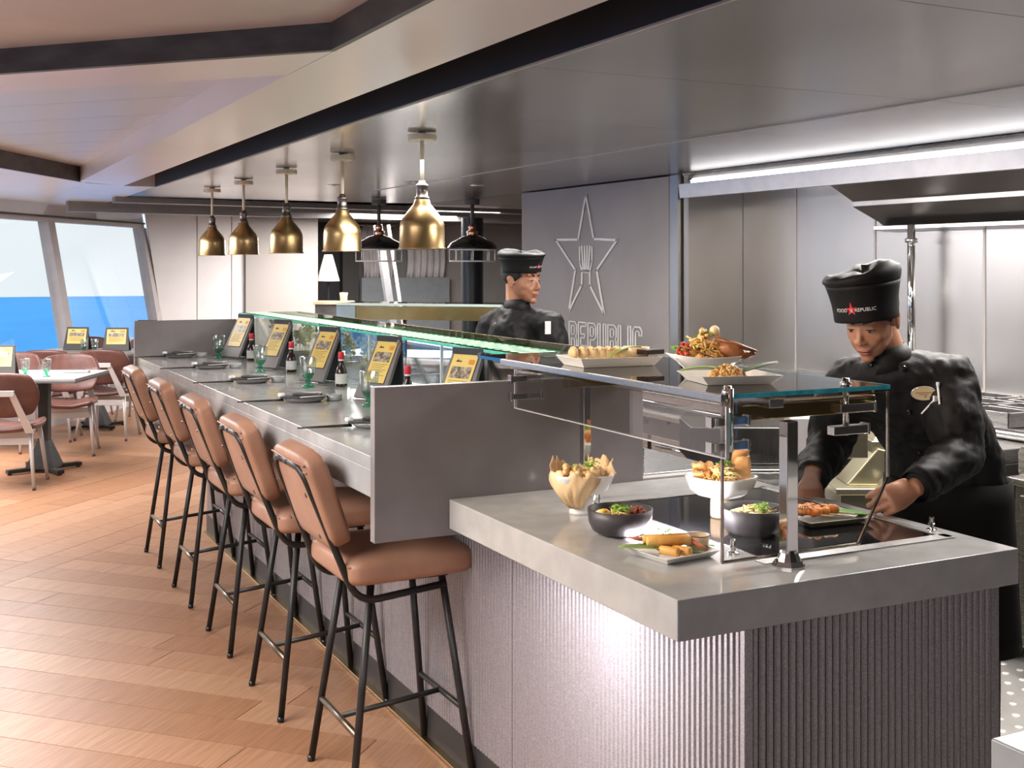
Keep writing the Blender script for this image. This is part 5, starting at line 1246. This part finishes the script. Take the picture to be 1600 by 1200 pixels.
def face_bits(par, M3, c, s=1.0, O=Vector((0, 0, 0))):
    def P(p): return c-O+M3 @ (Vector(p)*s)
    for q in (-1, 1):
        b = newbm(); ball(b, P((q*.030, -.0785, .0005)), (.0130*s, .0085*s, .0036*s), 2, M3); o = obj('eye', b, eye_w, par, smooth=True)
        b = newbm(); ball(b, P((q*.030, -.0855, -.0005)), (.0056*s, .0025*s, .0040*s), 2, M3); obj('iris', b, brown_eye, o, smooth=True)
        b = newbm(); tube(b, [P((q*.0165, -.0845, .004)), P((q*.024, -.0885, .0065)), P((q*.034, -.0885, .0065)), P((q*.044, -.080, .003))], [.0010*s, .0017*s, .0018*s, .0010*s], 6); obj('eyelash', b, hair_b, par, smooth=True)
        b = newbm(); tube(b, [P((q*.014, -.0885, .026)), P((q*.026, -.0905, .033)), P((q*.040, -.083, .033)), P((q*.050, -.070, .027))], [.0028*s, .0036*s, .0030*s, .0012*s], 8); obj('eyebrow', b, hair_b, par, smooth=True)
    b = newbm(); ball(b, P((0, -.0955, -.0615)), (.0205*s, .0058*s, .0050*s), 2, M3); obj('upper_lip', b, lip, par, smooth=True)
    b = newbm(); ball(b, P((0, -.0930, -.0718)), (.0180*s, .0060*s, .0055*s), 2, M3); obj('lower_lip', b, lip, par, smooth=True)
    b = newbm(); tube(b, [P((-.022, -.0935, -.0665)), P((0, -.1002, -.0665)), P((.022, -.0935, -.0665))], [.0006, .0013, .0006], 6); obj('mouth_line', b, mat('dark lip line', (.10, .02, .02), .5), par, smooth=True)
def hair_part(par, M3, c, s, O):
    b = newbm(); ball(b, (0, 0, 0), 1, 4)
    for v in list(b.verts):
        d = v.co; p = Vector((d.x*.0800, d.y*.098+.019, d.z*.088+.043))
        v.co = p
    bmesh.ops.delete(b, geom=[v for v in b.verts if (v.co.y < -.050 and v.co.z < .085) or v.co.z < -.035 or (v.co.y < .000 and v.co.z < -.012)], context='VERTS')
    xf(b, list(b.verts), Matrix.Translation(c-O) @ M3.to_4x4() @ Matrix.Scale(s, 4))
    obj('hair', b, hair_b, par, smooth=True, solid=.003)
def hand(b, wr, d, nrm, side, curl=(20, 25, 20), sc=1.0, spread=.06, thumb=(.62, .75, -.35), nails=None):
    """wr wrist point, d finger direction, nrm back-of-hand normal, side=+1/-1 picks the thumb side"""
    d = d.normalized(); nrm = (nrm-d*nrm.dot(d)).normalized(); s_ = d.cross(nrm)*side
    def ring(p, a, c): return [p+(s_*math.cos(2*PI*k/16)*a+nrm*math.sin(2*PI*k/16)*c)*sc for k in range(16)]
    ringloft(b, [ring(wr-d*.045*sc, .027, .022), ring(wr, .026, .019), ring(wr+d*.025*sc, .034, .018), ring(wr+d*.06*sc, .041, .016), ring(wr+d*.083*sc, .040, .0135), ring(wr+d*.092*sc, .034, .010)])
    L_ = [.070, .078, .072, .057]
    for k in range(4):
        off = (.0295-.0197*k)
        p = wr+(d*(.080-.004*abs(k-1.2))+s_*off)*sc; dirn = (d+s_*spread*(1.5-k)).normalized(); n0 = nrm.copy(); pts = [p-dirn*.012*sc, p]; rad = [.0098*sc, .0099*sc]
        ax = dirn.cross(n0)
        for q, fr in enumerate((.44, .31, .25)):
            rot = Matrix.Rotation(R(-curl[q]*(1+.06*k)), 3, ax); dirn = rot @ dirn; p2 = p+dirn*L_[k]*fr*sc
            pts += [p+(p2-p)*.5, p2]; rad += [(.0088-.0006*q)*sc, (.0092-.0010*q)*sc]; p = p2
        pts.append(p+dirn*.004*sc); rad.append(.0035*sc); tube(b, pts, rad, 10)
    t0 = wr+(d*.020+s_*.024)*sc; td = (d*thumb[0]+s_*thumb[1]+nrm*thumb[2]).normalized(); t1 = t0+td*.042*sc; td2 = (td*.8+d*.55).normalized(); t2 = t1+td2*.030*sc; t3 = t2+td2*.024*sc
    tube(b, [t0-td*.01, t0, t1, t2, t3, t3+td2*.004], [.013*sc, .0145*sc, .0112*sc, .0108*sc, .0088*sc, .004*sc], 10)
def ering(c, x_, y_, a, d, n=28, p=2.5):
    o = []
    for k in range(n):
        t = 2*PI*k/n; cc, ss = math.cos(t), math.sin(t); q = (abs(cc)**p+abs(ss)**p)**(-1/p); o.append(c+x_*cc*q*a+y_*ss*q*d)
    return o
def remesh(o, vox, smooth=4, fac=.5):
    m = o.modifiers.new('r', 'REMESH'); m.mode = 'VOXEL'; m.voxel_size = vox; m.use_smooth_shade = True
    s_ = o.modifiers.new('s', 'SMOOTH'); s_.iterations = smooth; s_.factor = fac
def wrinkle(o, st, size, seedname):
    tx = bpy.data.textures.new(seedname, 'CLOUDS'); tx.noise_scale = size; tx.noise_depth = 2
    d = o.modifiers.new('w', 'DISPLACE'); d.texture = tx; d.strength = st; d.mid_level = .5; d.texture_coords = 'GLOBAL'
def bvh_of(o):
    from mathutils.bvhtree import BVHTree
    dg = bpy.context.evaluated_depsgraph_get(); dg.update(); ev = o.evaluated_get(dg); me = ev.to_mesh()
    me.transform(o.matrix_world); t = BVHTree.FromPolygons([v.co.copy() for v in me.vertices], [tuple(p.vertices) for p in me.polygons]); ev.to_mesh_clear(); return t
def hat(par, c, M3, O, s=1.0, slump=(0, 0), logo=True, la=0.0, hz=1.0):
    """M3: -y towards the front of the hat"""
    n = 56
    def P(r, a, z, dx=0, dy=0): return c-O+M3 @ (Vector((r*.895*math.sin(a)+dx, -r*math.cos(a)+dy, z*hz))*s)
    b = newbm(); rings = []
    prof = [(.096, -.004), (.0975, 0), (.098, .02), (.100, .045), (.105, .070), (.110, .090), (.1135, .100)]
    for r, z in prof: rings.append([P(r, 2*PI*k/n, z) for k in range(n)])
    vs = ringloft(b, rings, cap=False); obj('band', b, cloth_b, par, smooth=True, solid=.003)
    b = newbm(); rings = []
    top = [(.1135, .098, 0), (.119, .106, .2), (.1235, .118, .6), (.120, .131, .9), (.104, .139, 1), (.078, .140, 1), (.045, .134, 1), (.012, .131, 1), (.001, .131, 1)]
    for r, z, k_ in top:
        row = []
        for k in range(n):
            a = 2*PI*k/n; w_ = .006*math.sin(3*a+1+r*40)+.0035*math.sin(7*a+r*90)
            lean = slump[0]*math.cos(a-slump[1])
            row.append(P(r*(1+w_*k_*2), a, z+k_*(lean+w_*.8*(r < .12))+(noise.noise(Vector((math.sin(a)*r*18, math.cos(a)*r*18, 2.1)))*.016*k_*(r < .118))))
        rings.append(row)
    ringloft(b, rings, cap=True); obj('crown', b, cloth_b, par, smooth=True)
    b = newbm(); tube(b, [P(.1145, 2*PI*k/40, .099) for k in range(41)], .0018*s, 6, False); obj('crown_seam', b, cloth_b, par, smooth=True)
    if logo:
        def wrap(me, zc, rr_=.1005):
            for v in me.vertices:
                x_, y_ = v.co.x, v.co.y; a = la+x_/rr_; z = zc+y_; r = (.098+.002*(z/.045) if z < .045 else .100+.005*(z-.045)/.025)+.0032
                v.co = P(r, a, z)
        for (tx, x0, sz) in (('FOOD', -.0355, .0145), ('REPUBLIC', .0425, .0145)):
            o = text_mesh('lettering', tx, sz, sign_m, par, Matrix.Translation((x0, 0, 0)), 0, 'CENTER', 1.05); wrap(o.data, .028)
        b = newbm(); st = [b.verts.new(((.019 if k % 2 == 0 else .0072)*math.sin(PI*k/5), (.023 if k == 0 else .018 if k % 2 == 0 else .0072)*math.cos(PI*k/5), 0)) for k in range(10)]
        cv = b.verts.new((0, 0, 0))
        for k in range(10): b.faces.new((st[k], st[(k+1) % 10], cv))
        me = bpy.data.meshes.new('star'); b.to_mesh(me); b.free(); me.materials.append(mat('embroidered red', (.68, .04, .05), .6)); so = bpy.data.objects.new('star', me); COL.objects.link(so); so.parent = par; wrap(me, .034, .0975)
        for v in me.vertices: v.co += (M3 @ Vector((0, -1, 0)))*.0006
        b = newbm(); 
        for q in (-.0025, 0, .0025): box(b, q-.0006, q+.0006, -.004, .006, 0, .0004)
        me = bpy.data.meshes.new('fork_mark'); b.to_mesh(me); b.free(); me.materials.append(sign_m); so = bpy.data.objects.new('fork_mark', me); COL.objects.link(so); so.parent = par; wrap(me, .031, .0975)
        for v in me.vertices: v.co += (M3 @ Vector((0, -1, 0)))*.0012

def person(label, root, spine, chestf, sh, el, wr, hnd, hc, hf, hips, hs=.97, hatc=None, hatf=None, hatup=Vector((0, 0, 1)), slump=(0, 0), la=0, feet=None, collar_l=.03, pitchup=Vector((0, 0, 1)), hz=1.0):
    O = Vector(root); t = thing('person', label, 'person', tuple(O))
    z3 = Vector((0, 0, 1)); cx = z3.cross(chestf).normalized()*-1; cx = Vector((-chestf.y, chestf.x, 0)).normalized()   # points to the person's left
    M3 = frame(hf, pitchup)
    # ---- body: one continuous skin surface
    b = newbm(); head_parts(b, M3, hc-O, hs)
    nb = spine[-1]-O; hb_ = hc-O+M3 @ Vector((0, .028, -.055))
    tube(b, [nb-Vector((0, 0, .04)), nb.lerp(hb_, .4), hb_, hb_+M3 @ Vector((0, .005, .05))], [.060, .054, .053, .050], 20)
    sp = [p-O for p in spine]
    ws = [(.135, .095), (.130, .090), (.150, .100), (.140, .085), (.07, .06)]
    ringloft(b, [ering(p, cx, chestf, *w_) for p, w_ in zip(sp, ws)])
    for k in range(2):
        S_, E_, W_ = sh[k]-O, el[k]-O, wr[k]-O
        tube(b, [sp[3], S_, S_.lerp(E_, .5), E_, E_.lerp(W_, .35), W_, W_+(W_-E_).normalized()*.01], [.05, .046, .042, .034, .036, .025, .024], 14)
        hd, hn, side, curl, th = hnd[k]; hand(b, W_, hd, hn, side, curl, .95, thumb=th)
        hp = hips[k]-O; kn = (feet[k][0]-O); an = (feet[k][1]-O)
        tube(b, [hp+Vector((0, 0, .05)), hp, hp.lerp(kn, .5), kn, kn.lerp(an, .35), an], [.07, .082, .068, .052, .050, .036], 14)
    body = obj('body', b, skin, t, smooth=True); remesh(body, .0042, 4, .5)
    face_bits(t, M3, hc, hs, O); hair_part(t, M3, hc, hs, O)
    # ---- jacket
    b = newbm(); jw = [(.178, .125), (.170, .118), (.188, .128), (.150, .105), (.078, .070)]
    low = sp[0]-Vector((0, 0, .10))
    ringloft(b, [ering(low, cx, chestf, .180, .128)]+[ering(p, cx, chestf, *w_) for p, w_ in zip(sp, jw)])
    for k in range(2):
        S_, E_, W_ = sh[k]-O, el[k]-O, wr[k]-O; q = (W_-E_).normalized()
        nk = sp[4]-Vector((0, 0, .045)); mid = S_.lerp(nk, .5)+Vector((0, 0, .004))
        tube(b, [nk, mid, S_, S_.lerp(E_, .3), S_.lerp(E_, .7), E_, E_.lerp(W_, .3), E_.lerp(W_, .7), W_-q*.012], [.066, .074, .084, .086, .078, .070, .064, .056, .048], 20)
    jk = obj('jacket', b, cloth_b, t, smooth=True); remesh(jk, .010, 14, .6); wrinkle(jk, .026, .09, 'folds'); wrinkle(jk, .012, .025, 'fine folds')
    # collar
    b = newbm(); c0 = sp[4]+Vector((0, 0, .0)); c1 = sp[4].lerp(hb_, .55)
    a_ = (c1-c0).normalized(); yy = (chestf-a_*chestf.dot(a_)).normalized(); xx = yy.cross(a_)
    ringloft(b, [ering(c0-a_*.03, xx, yy, .080, .076, p=2), ering(c0+a_*.008, xx, yy, .068, .066, p=2), ering(c0+a_*.034, xx, yy, .062, .062, p=2)], cap=False); obj('collar', b, cloth_b, t, smooth=True, solid=.005)
    # cuffs
    for k in range(2):
        E_, W_ = el[k]-O, wr[k]-O; q = (W_-E_).normalized(); b = newbm(); u_ = q.orthogonal().normalized(); v_ = q.cross(u_)
        ringloft(b, [ering(W_-q*.055, u_, v_, .050, .050, p=2), ering(W_-q*.030, u_, v_, .0485, .0485, p=2), ering(W_-q*.004, u_, v_, .046, .046, p=2)], cap=False); obj('cuff', b, cloth_b, t, smooth=True, solid=.004)
    # trousers and apron
    b = newbm()
    for k in range(2):
        hp = hips[k]-O; kn = (feet[k][0]-O); an = (feet[k][1]-O); tube(b, [hp+Vector((0, 0, .08)), hp, hp.lerp(kn, .5), kn, kn.lerp(an, .5), an], [.085, .102, .092, .076, .072, .070], 16)
    tr_ = obj('trousers', b, cloth_b, t, smooth=True); remesh(tr_, .014, 4)
    for k in range(2):
        an = feet[k][1]-O; b = newbm(); ff = chestf; ball(b, an+ff*.07-Vector((0, 0, .035)), (.05, .13, .045), 3, frame(ff)); o = obj('shoe', b, blackm, t, smooth=True)
    b = newbm(); kz = .45
    rings = []
    for j in range(9):
        v = j/8; c = (sp[0]+Vector((0, 0, .06))).lerp(Vector((sp[0].x, sp[0].y, kz)), v)+chestf*.01*v; g = 1+.14*v
        rings.append([p+chestf*(.006*math.sin(k*1.3+v*2)*v) for k, p in enumerate(ering(c, cx, chestf, .186*g, .138*g))])
    ringloft(b, rings, cap=False); obj('apron', b, mat('black apron cotton', (.005, .0048, .0045), .8, 0, (.008, .0075, .007), 6, bump=.1, bscale=300, spec=.12), t, smooth=True, solid=.004)
    hat(t, hatc, frame(hatf, hatup), O, 1.0, slump, True, la, hz)
    return t, jk, O
rgt = Vector((CS, -SN, 0)); fwd = Vector((SN, CS, 0)); UPV = Vector((0, 0, 1))
def dirv(r_, d_, z_): return rgt*r_+fwd*d_+UPV*z_
# ---- the chef at the counter
hf = dirv(-.60, -.66, -.42); hc = W(1362, 498, 3.42)
spine = [W(1480, 775, 3.62), W(1474, 705, 3.60), W(1436, 638, 3.53), W(1410, 590, 3.47), W(1388, 561, 3.45)]
chestf = dirv(-.50, -.866, 0)
root = W(1480, 775, 3.62); root.z = 0
sh = [W(1482, 592, 3.42), W(1330, 596, 3.57)]; el = [W(1500, 712, 3.30), W(1296, 690, 3.68)]; wr = [W(1428, 763, 3.13), W(1268, 748, 3.40)]
hips = [W(1520, 790, 3.58), W(1440, 790, 3.68)]
feet = [(W(1522, 960, 3.52), W(1525, 1150, 3.55)), (W(1440, 950, 3.66), W(1440, 1140, 3.75))]
for p in feet: p[0].z = .48; p[1].z = .09
hnd = [(dirv(-.78, -.30, -.26), dirv(-.2, -.93, .25), 1, (30, 30, 18), (.85, .15, -.45)),
       (dirv(-.30, -.45, -.72), dirv(-.1, -.85, .35), -1, (42, 50, 30), (.75, .45, -.5))]
chef, jk, CO = person('young chef in black jacket and hat leaning over the counter, hand at the skewer plate', root, spine, chestf, sh, el, wr, hnd, hc, hf, hips,
                      hs=.93, hatc=W(1354, 495, 3.41)+Vector((0, 0, .0)), hatf=dirv(-.55, -.80, -.10), hatup=dirv(-.10, .0, 1), slump=(.014, PI*.62), la=R(-4), feet=feet)
T_ = bvh_of(jk)
camp = Vector((0, 0, 1.6))
def onto(px, py, off=0.0):
    d = (W(px, py, 3)-camp).normalized(); h = T_.ray_cast(camp, d)
    if h[0] is None: return W(px, py, 3.35), -d
    return h[0]+h[1]*off, h[1]
for (px, py) in ((1361, 570), (1412, 576), (1366, 612), (1420, 643), (1380, 668), (1436, 708)):
    p, n_ = onto(px, py, .0); b = newbm(); ball(b, p-CO, (.0085, .0085, .005), 2, n_.to_track_quat('Z', 'Y').to_matrix()); lathe(b, [(.006, .003), (.009, .004), (.006, .006)], 12, (0, 0, 0), Matrix.Translation(p-CO) @ n_.to_track_quat('Z', 'Y').to_matrix().to_4x4()); obj('button', b, blackm, chef, smooth=True)
p, n_ = onto(1444, 610, .012); Mb = Matrix.Translation(p-CO) @ frame(n_*.6+dirv(-.10, -.97, .15)*.4).to_4x4() @ Matrix.Rotation(PI/2, 4, 'X') @ Matrix.Rotation(R(4), 4, 'Z')
b = newbm(); prism(b, [(.0345*math.cos(2*PI*k/32), .0215*math.sin(2*PI*k/32)) for k in range(32)], 0, .003, Mb); bd = obj('name_badge', b, mat('gold badge', (.72, .58, .34), .3, .4, (.66, .52, .30), 10), chef)
bd['label'] = 'oval gold name badge with small print'
b = newbm(); pts = [Mb @ Vector((.0335*math.cos(2*PI*k/40), .0205*math.sin(2*PI*k/40), .003)) for k in range(41)]; tube(b, pts, .0010, 6, False); obj('badge_rim', b, mat('silver badge rim', (.8, .78, .74), .2, .8), bd, smooth=True)
b = newbm(); box(b, -.022, .020, .001, .0035, .003, .0036, Mb); box(b, -.012, .012, -.0045, -.0025, .003, .0036, Mb); box(b, .001, .007, -.012, -.007, .003, .0036, Mb); obj('badge_print', b, mat('badge print', (.30, .16, .08), .5), bd)
p, n_ = onto(1463, 622, .006); p2, _ = onto(1443, 645, .006); p3, _ = onto(1467, 605, .008); p4, _ = onto(1470, 632, .006)
b = newbm(); tube(b, [p2-CO, p-CO], .0026, 8); tube(b, [p4-CO, p3-CO], .0030, 8); tube(b, [p3-CO, p3-CO+Vector((0, 0, .010))], .0045, 8); box(b, -.007, .007, -.003, .003, -.008, .008, Matrix.Translation(p-CO)); obj('pen', b, mat('white pen', (.82, .80, .82), .25), chef, smooth=False)
# ---- the second cook behind the bar
hc2 = W(815, 438, 5.75); spine2 = [W(818, 640, 5.75), W(818, 590, 5.75), W(816, 545, 5.74), W(812, 505, 5.74), W(808, 482, 5.75)]
spine2[0].z = .93; spine2[1].z = 1.05
cf2 = dirv(.55, -.83, 0)
sh2 = [W(858, 512, 5.66), W(768, 512, 5.84)]; el2 = [W(866, 575, 5.62), W(760, 580, 5.80)]; wr2 = [W(858, 612, 5.42), W(790, 622, 5.58)]
hips2 = [W(845, 660, 5.7), W(790, 660, 5.8)]
for p in hips2: p.z = .90
feet2 = [(W(845, 760, 5.7), W(845, 900, 5.7)), (W(790, 760, 5.8), W(790, 900, 5.8))]
for p in feet2: p[0].z = .48; p[1].z = .09
r2_ = spine2[0].copy(); r2_.z = 0
hn2 = [(dirv(.2, -.7, -.5), dirv(.4, -.2, .9), 1, (20, 25, 20), (.6, .7, -.3)), (dirv(.5, -.6, -.5), dirv(-.2, -.3, .9), -1, (20, 25, 20), (.6, .7, -.3))]
cook, jk2, CO2 = person('second cook in black jacket and cap walking behind the display case, before the star wall', r2_, spine2, cf2, sh2, el2, wr2, hn2, hc2, dirv(.78, -.60, -.06), hips2,
                        hs=.97, hatc=hc2+Vector((0, 0, .045)), hatf=dirv(.78, -.60, -.02), hatup=dirv(-.10, 0, 1), slump=(-.012, 0), la=0, feet=feet2, hz=.68)
b = newbm(); box(b, -.014, .014, -.004, .004, -.03, .03, Matrix.Translation(W(856, 512, 5.57)-CO2)); obj('sleeve_tag', b, mat('white sleeve tag', (.75, .72, .70), .6), cook)
